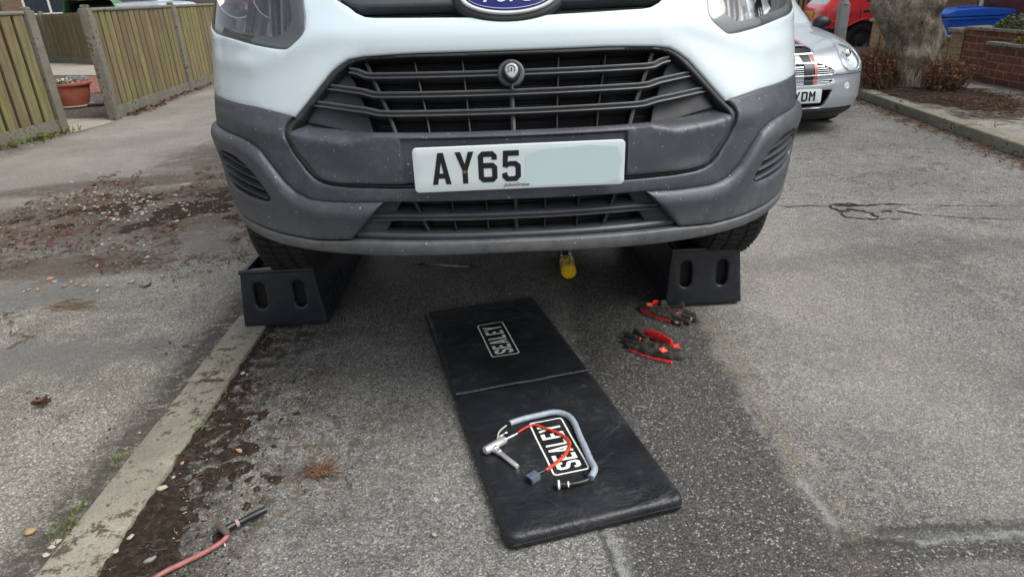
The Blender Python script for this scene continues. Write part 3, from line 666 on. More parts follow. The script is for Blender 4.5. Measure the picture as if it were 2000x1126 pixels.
hl = rounded([(.548, 1.24), (.520, 1.115), (.580, 1.070), (.612, 1.071), (.70, 1.081), (.80, 1.096), (.93, 1.108), (1.06, 1.128), (1.16, 1.20), (1.10, 1.30), (.80, 1.31), (.60, 1.29)], .03)
ug = rounded([(0, 1.136), (.096, 1.136), (.352, 1.142), (.376, 1.149), (.402, 1.166), (.440, 1.185), (.44, 1.22), (.40, 1.245), (0, 1.25)], .012)
ug = sym([(0, 1.136), (.096, 1.136), (.335, 1.1415), (.36, 1.144), (.385, 1.154), (.405, 1.168), (.44, 1.186), (.445, 1.205), (.42, 1.24), (.39, 1.25), (0, 1.256)])
ws = rounded([(-.84, 1.68), (.84, 1.68), (.78, 2.14), (-.78, 2.14)], .06)
sw = rounded([(1.95, 1.50), (2.75, 1.50), (2.75, 2.08), (2.25, 2.08), (1.95, 1.72)], .05)
def grid(x0, x1, y0, y1, s):
    g = np.stack(np.meshgrid(np.arange(x0, x1, s), np.arange(y0, y1, s)), -1).reshape(-1, 2); return g
gp = np.concatenate([grid(-1.25, 1.25, .88, 1.4, .014), grid(-2.2, -1.25, .88, 1.5, .05), grid(1.27, 2.2, .88, 1.5, .05), grid(-SE, SE, 1.42, 2.28, .06), grid(-SE, -2.22, .47, 1.4, .08), grid(2.22, SE, .47, 1.4, .08)])
outer = sym([(0, 2.28)])  # placeholder, rebuilt below
outer = body_half+[(-a, b) for a, b in body_half[::-1] if a > 1e-9]
def body_relief(s, z):
    # soft swage: a shallow chamfer runs round the grille surround and a crease below the headlights
    a = np.abs(s); zt = np.interp(a, [0, .37, .46, .578, .70], [1.061, 1.056, 1.02, .914, .80])
    d = z-zt; r_ = -.006*np.clip((.028-d)/.028, 0, 1)
    return r_+.006*np.exp(-((z-np.interp(a, [0, .45, .7, 1.1], [1.10, 1.10, 1.03, 1.05]))/.022)**2)*np.clip((a-.35)/.2, 0, 1)*np.clip((1.0-a)/.25, 0, 1)
body = panel('body', outer, VS, M['paint'], van, holes=[hl, [(-a, b) for a, b in hl], ug, ws, sw, [(-a, b) for a, b in sw]], rnd=.004, depth=.03, edge=.014, pts=gp, relief=body_relief)
# roof and rear closing panels
mb = MB()
ring_ = [VS.P(np.array([s]), np.array([2.28]))[0] for s in np.linspace(-SE, SE, 80)]
V = [tuple(p) for p in ring_]+[(0, (p[1]*.5+2.2), 2.36) for p in ring_]
F = [(i, i+1, 80+i+1, 80+i) for i in range(79)]; mb.add(V, F)
mb.box(-.91, .91, 4.66, 4.70, .46, 2.28)
mb.build('roof', M['paint'], van, smooth=40)
panel('windscreen', ws, VS, M['glass'], van, rnd=0, depth=.01, off=-.008, step=.08, edge=.06)
for mm in (0, 1): panel('side_window', sw, VS, M['glass'], van, rnd=0, depth=.01, off=-.008, step=.08, edge=.06, mirror=mm)

# bumper: corners joined by the bar under the number plate
seam = [(.582, .913), (.604, .895), (.611, .881), (.609, .860), (.590, .822), (.556, .778), (.535, .758), (.512, .748), (.490, .7435), (.426, .740), (.266, .740), (0, .740)]
brow = [(.343, .706), (.432, .7015), (.53, .701), (.568, .705), (.600, .716), (.635, .742), (.672, .786), (.705, .822), (.75, .842), (.80, .851), (.90, .857), (1.03, .862), (1.18, .85), (SCN-.283, WZ+.283)]
out_c = wb+arch(125, 135, 2)[1:]
bump_half = seam[::-1][:0]+[(0, .740)][:0]
ch = [(0, .742)]+seam[::-1][1:]+out_c[0:]+brow[::-1]+[(0, .7075)]
# order for sym(): start on the axis (top), go out and come back to the axis (bottom)
outer = ch+[(-a, b) for a, b in ch[::-1] if a > 1e-9]
bump_ = panel('bumper', outer, VS, M['bump'], van, rnd=.004, depth=.03, step=.016, edge=.012, relief=lambda s, z: .004*np.clip((z-np.interp(np.abs(s), [.58, .8, 1.1], [.845, .885, .9]))/.01, -1, 0)*(np.abs(s) > .56))
# centre panel carrying the number plate
ledge = [(0, .887), (.243, .887), (.352, .889), (.375, .893), (.40, .900), (.425, .904), (.543, .912), (.556, .912)]
seami = [(.556, .912), (.582, .893), (.591, .879), (.589, .862), (.572, .826), (.540, .785), (.522, .766), (.502, .757), (.478, .7525), (.440, .751), (.265, .751), (0, .751)]
cp = ledge+seami[1:]
outer = cp+[(-a, b) for a, b in cp[::-1] if a > 1e-9]
def cp_rel(s, z):
    a = np.abs(s); zf = np.interp(a, [0, .35, .42, .54, .60], [.869, .870, .852, .863, .875])
    r_ = -np.clip(z-zf, 0, 1)*.95                           # upper facet leans back
    r_ -= .010*np.clip((a-.36)/.09, 0, 1)*np.clip((.856-z)/.06, 0, 1)*np.clip((z-.751)/.03, 0, 1)*.6
    inx = np.clip((.286-a)/.006, 0, 1)*np.clip((.8665-z)/.006, 0, 1); r_ -= .009*inx  # plate recess
    return r_
pp = np.concatenate([grid(-.6, .6, .752, .912, .009), np.array([(x, z) for x in (-.286, -.280, .280, .286) for z in np.arange(.753, .866, .007)]), np.array([(x, z) for x in np.arange(-.292, .293, .004) for z in (.8580, .8603, .8667, .8685, .871)]), np.array([(sg*x, z+d) for sg in (-1, 1) for x, z in ((.37, .866), (.385, .861), (.40, .856), (.42, .852), (.45, .8545), (.48, .8575), (.51, .860), (.54, .863), (.57, .868)) for d in (0, -.004)])])
panel('bumper_centre', outer, VS, M['bump'], van, rnd=.005, depth=.05, edge=.010, pts=pp, relief=cp_rel)
# dark surround frame running round grille and centre panel
so_ = top_out+seam[1:]; si_ = [(0, 1.049), (.237, 1.050), (.36, 1.0475), (.392, 1.043), (.418, 1.032), (.44, 1.016), (.47, .989), (.513, .948), (.550, .915)]+seami[1:]
so2 = [(a, b) for a, b in so_]
fo = [(a*.997 if a > .3 else a, b-.002*(b > .9)+.002*(b < .76)) for a, b in so2]
outer = fo+[(-a, b) for a, b in fo[::-1] if a > 1e-9]
si_ = [(a*1.003, b+(.002 if b > .93 else (-.002 if b < .76 else 0))) for a, b in si_]
hole = si_+[(-a, b) for a, b in si_[::-1] if a > 1e-9]
panel('grille_surround', outer, VS, M['frame'], van, holes=[hole], rnd=.004, depth=.05, off=-.0075, step=.008, edge=.010)
# mesh backing behind everything
panel('radiator_backing', sym([(0, 1.10), (.42, 1.09), (.60, .95), (.60, .88), (.55, .76), (.46, .60), (0, .600)]), VS, M['black'], van, off=-.085, rnd=0, depth=0, step=.04, edge=.04)
ug_b = [(a, b) for a, b in ug]
panel('upper_backing', ug_b, VS, M['black'], van, off=-.05, rnd=0, depth=0, step=.04, edge=.03)
# upper intake: slats, fins, blank side cheeks
gr = empty('grille'); gr.parent = van
slat_sec = [(.0165, -.050), (.0085, -.006), (.0065, -.001), (.0045, 0), (.0015, -.001), (.001, -.009), (-.0045, -.009), (-.005, -.001), (-.0075, -.0005), (-.009, -.003), (-.0105, -.050)]
for P in ([(.415, 1.028), (.392, 1.024), (.372, 1.016), (.35, 1.0145)], [(.487, .9905), (.46, .9875), (.385, .979), (.352, .971), (.33, .970)], [(.522, .950), (.50, .948), (.375, .935), (.340, .928), (.31, .927)]):
    z0 = P[-1][1]-.0008
    half = P+[(0, z0)]; full = path_dens([(-a, b) for a, b in half], .02)[:-1]+path_dens(half[::-1], .02)
    mb = MB(); sweep(mb, VS, full, slat_sec, -.016); mb.build('slat', M['slat'], gr, smooth=25)
def fin(path, w_, mat=M['fin'], off=-.028, dp=.045, name='fin', par=gr):
    mb = MB(); sweep(mb, VS, path_dens(path, .02), [(w_/2, -dp), (w_/2, 0), (0, .0015), (-w_/2, 0), (-w_/2, -dp)], off); return mb.build(name, mat, par, smooth=30)
for s0, s1, w_ in ((0, 0, .011), (.1215, .1095, .004), (.2435, .212, .004), (.372, .300, .009)):
    for sg in ((1, -1) if s0 else (1,)): fin([(sg*s0, 1.046), (sg*s1, .889)], w_)
for mm in (0, 1): panel('cheek', [(.43, 1.025), (.416, 1.008), (.366, .893), (.43, .898), (.555, .908), (.50, .975), (.455, 1.02)], VS, M['cheek'], gr, off=-.050, rnd=.002, depth=.02, relief=lambda s, z: .02*np.clip((np.abs(s)-.40)/.12, 0, 1), mirror=mm)
# lock boss in the middle of the top slat
lk = empty('lock_badge'); lk.parent = van
P0, N0 = VS(np.array([0.]), np.array([1.012])); up_ = np.cross(N0[0], [1, 0, 0]); up_ = up_ if up_[2] > 0 else -up_
LF = flat(P0[0]+N0[0]*.004, (1, 0, 0), up_)
panel('boss_ring', ellipse(0, 0, .034, .034), LF, M['slat'], lk, off=-.018, rnd=.004, depth=.02, step=.01, edge=.005)
tear = [(.0165*math.sin(t)*(1-.22*max(0, -math.cos(t))**2), .0165*math.cos(t)*(1 if math.cos(t) > 0 else 1.28)) for t in [2*PI*k/40 for k in range(40)]]
panel('lock_cup', [(a*1.38, b*1.30) for a, b in tear], LF, M['black'], lk, off=.004, rnd=.004, depth=.02, step=.01, edge=.004)
panel('lock_face', tear, LF, simple('worn_silver', (.34, .36, .38), .4, .4, var=.3, sc=150), lk, off=.0075, rnd=.003, depth=.004, step=.006, edge=.003)
o_, h_ = ring([(.0085*math.cos(t), .0085*math.sin(t)) for t in [PI/2+2*PI*k/24 for k in range(24)]], .0014)
o_ = stroke([(.0085*math.cos(t), .001+.0085*math.sin(t)) for t in np.linspace(-.9, PI+.9, 22)], .0018)
panel('lock_mark', o_, LF, M['ink'], lk, off=.0082, rnd=0, depth=0, step=.01, edge=.005)
panel('keyhole', [(-.0015, -.006), (.0012, -.005), (.0018, .003), (0, .0055), (-.0018, .003)], LF, M['ink'], lk, off=.0083, rnd=0, depth=0, step=.01, edge=.005)
fin([(0, .992), (0, .973)], .008, off=-.012)
# lower corners with louvred recesses
slot = rounded([(.985, .785), (.90, .800), (.82, .798), (.765, .775), (.728, .735), (.700, .692), (.718, .680), (.80, .681), (.90, .690), (.965, .705), (.99, .74)], .02)
low = brow[:]; arc_l = [(SCN+AR*math.cos(R(a)), WZ+AR*math.sin(R(a))) for a in (145, 155, 165, 174)]
cor = [(.343, .706)]+brow[1:]+arc_l+[(1.10, .622), (.95, .612), (.811, .602), (.686, .595), (.563, .593), (.452, .602), (.394, .656)]
def cor_rel(s, z):
    a = np.abs(s); zb = np.interp(a, [q[0] for q in brow], [q[1] for q in brow]); d = zb-z
    r_ = np.interp(d, [0, .010, .030, .036, .08, .12], [0, .008, .014, .013, .006, .002])
    ds = seg_dist(np.stack([a, z], 1), [np.array(slot)])
    return r_-.004*np.clip((.010-ds)/.010, 0, 1)
for mm in (0, 1):
    panel('bumper_corner', cor, VS, M['bump'], van, holes=[slot], off=.004, rnd=.006, depth=.035, step=.011, edge=.009, relief=cor_rel, mirror=mm)
    lv = empty('side_louvre'); lv.parent = van
    sg = -1 if mm else 1
    slot_b = [(sg*a, b) for a, b in slot]
    panel('louvre_backing', slot_b, VS, M['frame'], lv, off=-.016, rnd=0, depth=0, step=.03, edge=.02)
    for k in range(4):
        z1 = .775-k*.025; x0_ = (.745, .722, .708, .700)[k]+.012; x1_ = .985-.004*k
        mb = MB(); sweep(mb, VS, path_dens([(sg*x1_, z1+.010), (sg*.88, z1+.006), (sg*x0_, z1-.012)], .02), [(.008, -.014), (.0035, 0), (.0, 0), (-.003, -.004), (-.005, -.014)], .001); mb.build('louvre', M['louvre'], lv, smooth=30)
# lower intake
lgr = empty('lower_grille'); lgr.parent = van
for a_, z_ in ((.400, .6605),):
    mb = MB(); sweep(mb, VS, path_dens([(-a_, z_-.003), (-.30, z_), (.30, z_), (a_, z_-.003)], .02), [(q*1.05, d) for q, d in slat_sec], -.018); mb.build('slat', M['slat'], lgr, smooth=25)
mb = MB(); sweep(mb, VS, path_dens([(-.44, .613), (.44, .613)], .02), [(.010, -.05), (.006, -.004), (0, 0), (-.008, -.002), (-.008, -.05)], -.010); mb.build('slat', M['slat'], lgr, smooth=25)
for s0, s1, w_ in ((0, 0, .009), (.078, .0755, .004), (.169, .163, .004), (.272, .236, .008)):
    for sg in ((1, -1) if s0 else (1,)): fin([(sg*s0, .708), (sg*s1, .612)], w_, off=-.030, par=lgr)
for mm in (0, 1):
    panel('cheek', [(.30, .709), (.343, .709), (.40, .655), (.45, .606), (.37, .606), (.33, .66)], VS, M['cheek'], lgr, off=-.035, rnd=.002, depth=.02, relief=lambda s, z: .02*np.clip((np.abs(s)-.32)/.12, 0, 1), mirror=mm)
for k in range(9): # fine radiator fins behind
    pass
mb = MB()
for k in range(12): sweep(mb, VS, [(-.33, .62+k*.0075), (0, .62+k*.0075), (.33, .62+k*.0075)], [(.001, -.004), (.001, 0), (-.001, 0), (-.001, -.004)], -.075)
for k in range(16): sweep(mb, VS, [(-.36, .895+k*.009), (0, .895+k*.009), (.36, .895+k*.009)], [(.0012, -.004), (.0012, 0), (-.0012, 0), (-.0012, -.004)], -.078)
mb.build('radiator_fins', M['frame'], van)
# lip and the turned-under skirt
liph = [(0, .6035), (.44, .600), (.563, .5905), (.686, .5925), (.811, .5995), (.95, .6095), (1.10, .6195), (SCN-AR+.004, .625)]
lipb = [(SCN-AR-.006, .597), (1.10, .590), (.95, .578), (.81, .567), (.71, .561), (.57, .560), (.433, .562), (0, .570)]
lp = liph+lipb
outer = lp+[(-a, b) for a, b in lp[::-1] if a > 1e-9]
panel('front_lip', outer, VS, M['lip'], van, off=.010, rnd=.006, depth=.05, step=.012, edge=.012)
skirt = [(0, .572), (.433, .564), (.57, .562), (.71, .563), (.81, .569), (.95, .580), (1.12, .593), (1.10, .560), (.95, .545), (.80, .532), (.66, .518), (.56, .512), (.48, .528), (.38, .550), (0, .553)]
outer = skirt+[(-a, b) for a, b in skirt[::-1] if a > 1e-9]
panel('skirt', outer, VS, M['under'], van, off=-.012, rnd=.002, depth=.008, step=.012, edge=.012, relief=lambda s, z: -np.clip(.575-z, 0, 1)*2.2)
# upper grille strip and badge
ub = empty('bonnet_grille'); ub.parent = van
ubar = sym([(0, 1.163), (.10, 1.1635), (.34, 1.1655), (.37, 1.165), (.398, 1.169), (.425, 1.185), (.435, 1.205), (.405, 1.212), (0, 1.212)])
panel('bar', ubar, VS, mat_bumper('bar_plastic', (.050, .060, .066), .4, .35, False), ub, off=.004, rnd=.006, depth=.03, step=.012, edge=.012)
for k in range(3):
    mb = MB(); z_ = 1.144+k*.006; sweep(mb, VS, path_dens([(-.36+k*.0, z_+.002), (.36, z_+.002)], .03), [(.0012, -.02), (.0008, 0), (-.0008, 0), (-.001, -.02)], -.018-.004*k); mb.build('slat', M['frame'], ub)
mb = MB(); sweep(mb, VS, path_dens([(-.40, 1.232), (.40, 1.232)], .03), [(.004, -.02), (.003, 0), (-.003, 0), (-.004, -.02)], -.012); mb.build('slat', M['slat'], ub)
bd = empty('badge'); bd.parent = van
zb = 1.176; P0, N0 = VS(np.array([0.]), np.array([zb])); nn = N0[0]+np.array([0, -.25, -.05]); nn /= np.linalg.norm(nn); up_ = np.cross(nn, [1, 0, 0]); up_ = up_ if up_[2] > 0 else -up_
BF = flat(P0[0]+nn*.012, (1, 0, 0), up_)
BA, BB = .121, .052
panel('badge_shroud', ellipse(0, -.002, BA+.017, BB+.016), BF, M['frame'], bd, off=.002, rnd=.010, depth=.05, step=.02, edge=.008)
panel('badge_rim', ellipse(0, 0, BA, BB, 72), BF, simple('satin_rim', (.62, .66, .64), .22, .35), bd, holes=[ellipse(0, 0, BA-.011, BB-.0085, 72)], off=.010, rnd=.003, depth=.012, step=.01, edge=.005)
dome = lambda s, z: .004*(1-(s/BA)**2-(z/BB)**2)
panel('badge_field', ellipse(0, 0, BA-.0115, BB-.009, 72), BF, M['navy'], bd, off=.006, rnd=0, depth=0, step=.012, edge=.008, relief=dome)
panel('badge_line', ellipse(0, 0, BA-.0165, BB-.0135, 72), BF, M['chrome'], bd, holes=[ellipse(0, 0, BA-.0178, BB-.0148, 72)], off=.0072, rnd=0, depth=0, step=.01, edge=.005, relief=dome)
font_text('Ford', BF, -.066, -.021, .075, M['chrome'], bd, 'badge_lettering', shear=.38, off=.0112, width=.132, bold=.0008)
# number plate
pl = empty('number_plate'); pl.parent = van
PF = flat((.010, -.013, .795), (1, 0, .004), (0, -.02, 1))
panel('plate_face', rrect(-.26, .26, -.0555, .0555, .011), PF, M['plate'], pl, off=.004, rnd=.0015, depth=.006, step=.03, edge=.02)
blank = [(.012, -.046)]+[(x, -.0495+.001*math.sin(x*90)) for x in np.linspace(.03, .22, 8)]+[(.245, -.040), (.252, .01), (.240, .040), (.17, .047), (.13, .044), (.06, .040), (.016, .030)]
panel('plate_cover', rounded(blank, .006), PF, M['plateb'], pl, off=.0045, rnd=0, depth=0, step=.03, edge=.02)
letters('AY', PF, -.215, -.0365, .079, M['ink'], pl, 'plate_lettering', off=.0048, gap=12, wf=.92)
letters('65', PF, -.101, -.0355, .077, M['ink'], pl, 'plate_lettering', off=.0048, gap=12, wf=.95)
font_text('JohnGrose', PF, -.040, -.0478, .0115, M['ink'], pl, 'dealer_lettering', shear=.35, off=.0049, width=.066, bold=.00012)
mb = MB(); mb.lathe([(0, .0008), (.0038, .0006), (.0045, -.001)], Matrix.Translation((.010-.135, -.0195, .7865)) @ Matrix.Rotation(R(90), 4, 'X'), 16); mb.build('screw', M['rust'], pl, smooth=60)
# headlights
for mm in (0, 1):
    sg = -1 if mm else 1
    h_ = empty('headlight'); h_.parent = van
    inner = [(sg*a, b) for a, b in hl]
    panel('housing', inner, VS, simple('lamp_housing', (.50, .53, .55), .35, .35, var=.35, sc=14), h_, off=-.055, rnd=0, depth=0, step=.03, edge=.02, relief=lambda s, z: -.03*np.sin(np.abs(s)*38+z*9)**2-.008*np.sin(z*160+np.abs(s)*60)**2)
    panel('bezel', inner, VS, simple('lamp_bezel', (.30, .315, .32), .4, .1), h_, holes=[[(sg*(.80+(a-.80)*.80), 1.20+(b-1.20)*.74) for a, b in [(abs(p), q) for p, q in inner]]], off=-.012, rnd=.002, depth=.045, step=.02, edge=.02)
    for cx, cz, rr_ in ((.64, 1.195, .056), (.80, 1.205, .062)):
        P1, N1 = VS(np.array([sg*cx]), np.array([cz])); d = Vector((N1[0][0]*.35, -1, .05)).normalized()
        T = Matrix.Translation(Vector(P1[0])+Vector((0, .105, 0))) @ d.to_track_quat('Z', 'Y').to_matrix().to_4x4()
        mb = MB(); mb.lathe([(.012, 0), (rr_*.45, .008), (rr_*.75, .028), (rr_, .060), (rr_+.003, .060)], T, 28); mb.build('reflector', M['chrome'], h_, smooth=35)
        mb = MB(); mb.lathe([(0, .05), (.010, .046), (.013, .03), (.013, 0)], T, 16); mb.build('bulb', M['steel'] if cx < .8 else M['orange'], h_, smooth=40)
    for q in range(5):
        mb = MB(); sweep(mb, VS, path_dens([(sg*(.585+q*.022), 1.10), (sg*(.60+q*.026), 1.27)], .03), [(.003, -.03), (.004, 0), (-.004, 0), (-.003, -.03)], -.040); mb.build('reflector_rib', M['chrome'] if q in (1, 3) else M['steel'], h_)
    for q in range(3):
        mb = MB(); sweep(mb, VS, path_dens([(sg*(.76+q*.012), 1.105), (sg*(.745+q*.01), 1.28)], .03), [(.003, -.03), (.003, 0), (-.003, 0), (-.003, -.03)], -.03); mb.build('reflector_rib', M['chrome'], h_)
    panel('lens', inner, VS, M['lens'], h_, off=-.002, rnd=.004, depth=.006, step=.02, edge=.014)
# wheels
def tyre_profile(R0, w_):
    h = w_/2
    return [(R0*.62, -h*.8), (R0*.72, -h*.98), (R0*.86, -h), (R0*.95, -h*.92), (R0*.985, -h*.80), (R0, -h*.6), (R0, h*.6), (R0*.985, h*.80), (R0*.95, h*.92), (R0*.86, h), (R0*.72, h*.98), (R0*.62, h*.8)]
def wheel(par, x, y, z, R0, w_, side, tread=True, rimmat=M['wheel'], holes=8):
    wr = empty('wheel'); wr.parent = par; wr.location = (x, y, z)
    T = Matrix.Rotation(R(90), 4, 'Y')
    mb = MB(); mb.lathe(tyre_profile(R0, w_), T, 48)
    if tread:
        for k in range(60):
            a = 2*PI*k/60
            for q in (-1, 0, 1):
                T2 = Matrix.Rotation(a+(.03*q), 4, 'X') @ Matrix.Translation((q*w_*.26, 0, R0+.002))
                mb.box(-w_*.10, w_*.10, -.011, .011, -.008, .004, T2 @ Matrix.Rotation(.25*q, 4, 'Z'))
    mb.build('tyre', M['rubber'], wr, smooth=35)
    r_ = R0*.64; o = side*w_/2
    mb = MB(); Tr = Matrix.Rotation(R(90)*side, 4, 'Y')
    mb.lathe([(r_, -.02), (r_+.006, w_*.46), (r_*.96, w_*.44), (r_*.90, w_*.30), (r_*.62, w_*.22), (r_*.5, w_*.34), (r_*.3, w_*.36), (r_*.28, w_*.42), (0, w_*.44)], Tr, 40)
    for k in range(holes):
        a = 2*PI*k/holes; mb.lathe([(0, w_*.262), (r_*.07, w_*.262), (r_*.08, w_*.25)], Tr @ Matrix.Translation((r_*.76*math.cos(a), r_*.76*math.sin(a), 0)), 10)
    mb.build('rim', rimmat, wr, smooth=35); return wr
for x, y in ((-.835, .96), (.835, .96), (-.835, 3.75), (.835, 3.75)): wheel(van, x, y, WZ if y < 2 else .36, .335, .215, 1 if x > 0 else -1)
mb = MB(); mb.box(-.66, .66, .30, 4.6, .60, .70); mb.box(-.88, .88, 1.45, 3.25, .47, .60); mb.box(-.30, .30, .5, 1.3, .50, .60)
mb.box(-.62, -.50, .60, 1.3, .50, .56); mb.box(.50, .62, .60, 1.3, .50, .56); mb.tube([(-.72, .98, .53), (.72, .98, .53)], .03); mb.build('underbody', M['dark'], van)
for sg in (-1, 1):
    for yc in (.96, 3.75):
        mb = MB(); V = []
        for k in range(17):
            a = PI*k/16; V += [(sg*.86, yc+.41*math.cos(a), .55+.41*math.sin(a)), (sg*.60, yc+.41*math.cos(a), .55+.41*math.sin(a))]
        mb.add(V, [(2*i, 2*i+1, 2*i+3, 2*i+2) for i in range(16)]); mb.build('wheel_liner', M['dark'], van)

# ================================================================== THINGS ON THE ROAD
def wheel_ramp(x, y, w_, label, yaw=0):
    r = empty('wheel_ramp', (x, y, .012), (0, 0, yaw), label=label, cat='wheel ramp', group='ramps under the front wheels')
    h = .232; wt = w_*.42; wb_ = w_*.5
    # tall end plate with two oval hand holes
    FP = flat((0, 0, 0), (1, 0, 0), (0, .03, 1))
    outl = rounded([(-wb_, 0), (wb_, 0), (wt, h), (-wt, h)], .012)
    sl = lambda cx: [(cx+a, b) for a, b in rrect(-.022, .022, h*.33, h*.80, .0215, 6)]
    panel('end_plate', outl, FP, M['ramp'], r, holes=[sl(-w_*.24), sl(w_*.22)], rnd=.006, depth=.035, step=.02, edge=.010)
    mb = MB(); mb.box(-wt*.98, wt*.98, .036, .05, .01, h*.97); mb.build('inner_wall', M['black'], r)
    # rolled top edge, sloping side skirts and the track
    mb = MB(); mb.tube([(-wt-.004, .008, h), (wt+.004, .008, h)], .009, 10); mb.build('top_roll', M['ramp'], r, smooth=60)
    for s in (-1, 1):
        L = .86; prof = [(0, h), (.30, h), (.34, h-.02), (L, .03), (L, 0), (0, 0)]
        V = []; 
        for off in (0, -.012*s):
            for yy, zz in prof: V.append((s*(wb_+(wt-wb_)*zz/h)+off, yy+.006, zz))
        n = len(prof); F = [list(range(n)), [2*n-1-i for i in range(n)]]+[(i, (i+1) % n, n+(i+1) % n, n+i) for i in range(n)]
        mb = MB(); mb.add(V, F)
        for k in range(6): # ribs of the skirt
            yy = .05+k*.055; mb.box(s*(wb_-.012)-.006, s*(wb_-.012)+.012, yy, yy+.012, .0, .10)
        mb.build('side_skirt', M['ramp'], r)
    mb = MB(); V = []; ys = [(.03, h-.012), (.05, h-.034), (.30, h-.034), (.84, .012)]
    for yy, zz in ys: V += [(-wt+.004, yy, zz), (wt-.004, yy, zz)]
    mb.add(V, [(2*i, 2*i+1, 2*i+3, 2*i+2) for i in range(3)])
    for k in range(18):
        yy = .07+k*.042; zz = np.interp(yy, [q[0] for q in ys], [q[1] for q in ys]); mb.box(-wt+.02, wt-.02, yy, yy+.012, zz-.004, zz+.006)
    mb.build('track', M['ramp'], r)
    for s in (-1, 1): mb = MB(); mb.box(s*(wt-.016)-.008, s*(wt-.016)+.008, .012, .33, h-.03, h+.008, b=.003); mb.build('guide_rail', M['ramp'], r)
    return r
wheel_ramp(-.906, 2.43, .334, 'black plastic wheel ramp under the van wheel beside the kerbstones')
wheel_ramp(.760, 2.44, .310, 'black plastic wheel ramp under the van wheel behind the gloves', R(1))

# folding mat ------------------------------------------------------------
MW, ML, MT = .4523, 1.288, .041
mat_ = empty('folding_mat', (-.3526, 2.4388, 0), (0, 0, .2458), label='black vinyl folding mat with white boxed lettering, lying on the road', cat='mat')
MM = mat_.matrix_world if False else Matrix.Translation((-.3526, 2.4388, 0)) @ Matrix.Rotation(.2458, 4, 'Z')
MI = MM.inverted()
def pad_z(x, y, y0, y1, seed):
    ex = min(x, MW-x); ey = min(y-y0, y1-y); e = min(ex, ey); r_ = .014
    z = MT-(r_-math.sqrt(max(0, r_*r_-max(0, r_-e)**2))) if e < r_ else MT
    z += .004*min(1, e/.08)
    z += .0028*noise.noise((x*5, y*9, seed))*min(1, e/.02)+.0016*noise.noise((x*3, y*30, seed+5))*min(1, e/.02)*max(0, noise.noise((x*4, y*3, seed+9))+.4)
    return z
def top_z(x, y):
    return pad_z(x, y, -ML/2, 0, 1) if y > -ML/2 else pad_z(x, y, -ML, -ML/2, 2)
def pad(y0, y1, seed, label=None):
    nx, ny = 56, 72; V = []; F = []; xs = [0, .0015, .004, .008]+[.014+(MW-.028)*i/(nx-8) for i in range(nx-7)]+[MW-.008, MW-.004, MW-.0015, MW]
    ys = [y0, y0+.0015, y0+.004, y0+.008]+[y0+.014+(y1-y0-.028)*i/(ny-8) for i in range(ny-7)]+[y1-.008, y1-.004, y1-.0015, y1]
    nx = len(xs); ny = len(ys)
    cr = .025
    for y in ys:
        for x in xs:
            # rounded plan corners
            X_, Y_ = x, y
            cx = cr if x < cr else MW-cr if x > MW-cr else None; cy = y0+cr if y < y0+cr else y1-cr if y > y1-cr else None
            if cx is not None and cy is not None:
                dx, dy = x-cx, y-cy; m_ = max(abs(dx), abs(dy)); l = math.hypot(dx, dy)
                if l > 0: X_, Y_ = cx+dx/l*m_, cy+dy/l*m_
            wob = .002*noise.noise((y*6, 3, seed)) if x in (xs[0], xs[-1]) else 0
            V.append((X_+wob, Y_, pad_z(x, y, y0, y1, seed)))
    for j in range(ny-1):
        for i in range(nx-1): a = j*nx+i; F.append((a, a+1, a+nx+1, a+nx))
    per = list(range(nx))+[j*nx+nx-1 for j in range(1, ny)]+[(ny-1)*nx+i for i in range(nx-2, -1, -1)]+[j*nx for j in range(ny-2, 0, -1)]
    prev = per
    for zz, ins in ((.020, -.0015), (.008, 0), (.0045, .006)):
        b = len(V)
        for q in per:
            v = V[q]; c = Vector((MW/2, (y0+y1)/2)); d = Vector((v[0], v[1]))-c; k = 1-ins/max(.01, d.length); V.append((c.x+d.x*k, c.y+d.y*k, zz))
        cur = list(range(b, b+len(per))); n = len(per)
        for i in range(n): F.append((prev[(i+1) % n], prev[i], cur[i], cur[(i+1) % n]))
        prev = cur
    F.append(prev[::-1]); o = mesh('pad', V, F, M['vinyl'], mat_, smooth=180); return o
pad(-ML/2+.001, 0, 1); pad(-ML, -ML/2-.001, 2)
mb = MB(); P = []
for k in range(25): x = .004+(MW-.008)*k/24; P.append((x, -ML/2+.003*noise.noise((x*9, 1, 1)), MT+.0005+.0025*noise.noise((x*14, 4, 2))))
mb.tube(P, .0065, 8); mb.build('fold_hinge', M['vinyl'], mat_, smooth=80)
mb = MB() # piping seam along the near edge
mb.tube([(.012, -ML-.0005, .020), (MW-.012, -ML-.0005, .020)], .0014, 6); mb.build('piping', M['vinyl'], mat_, smooth=80)
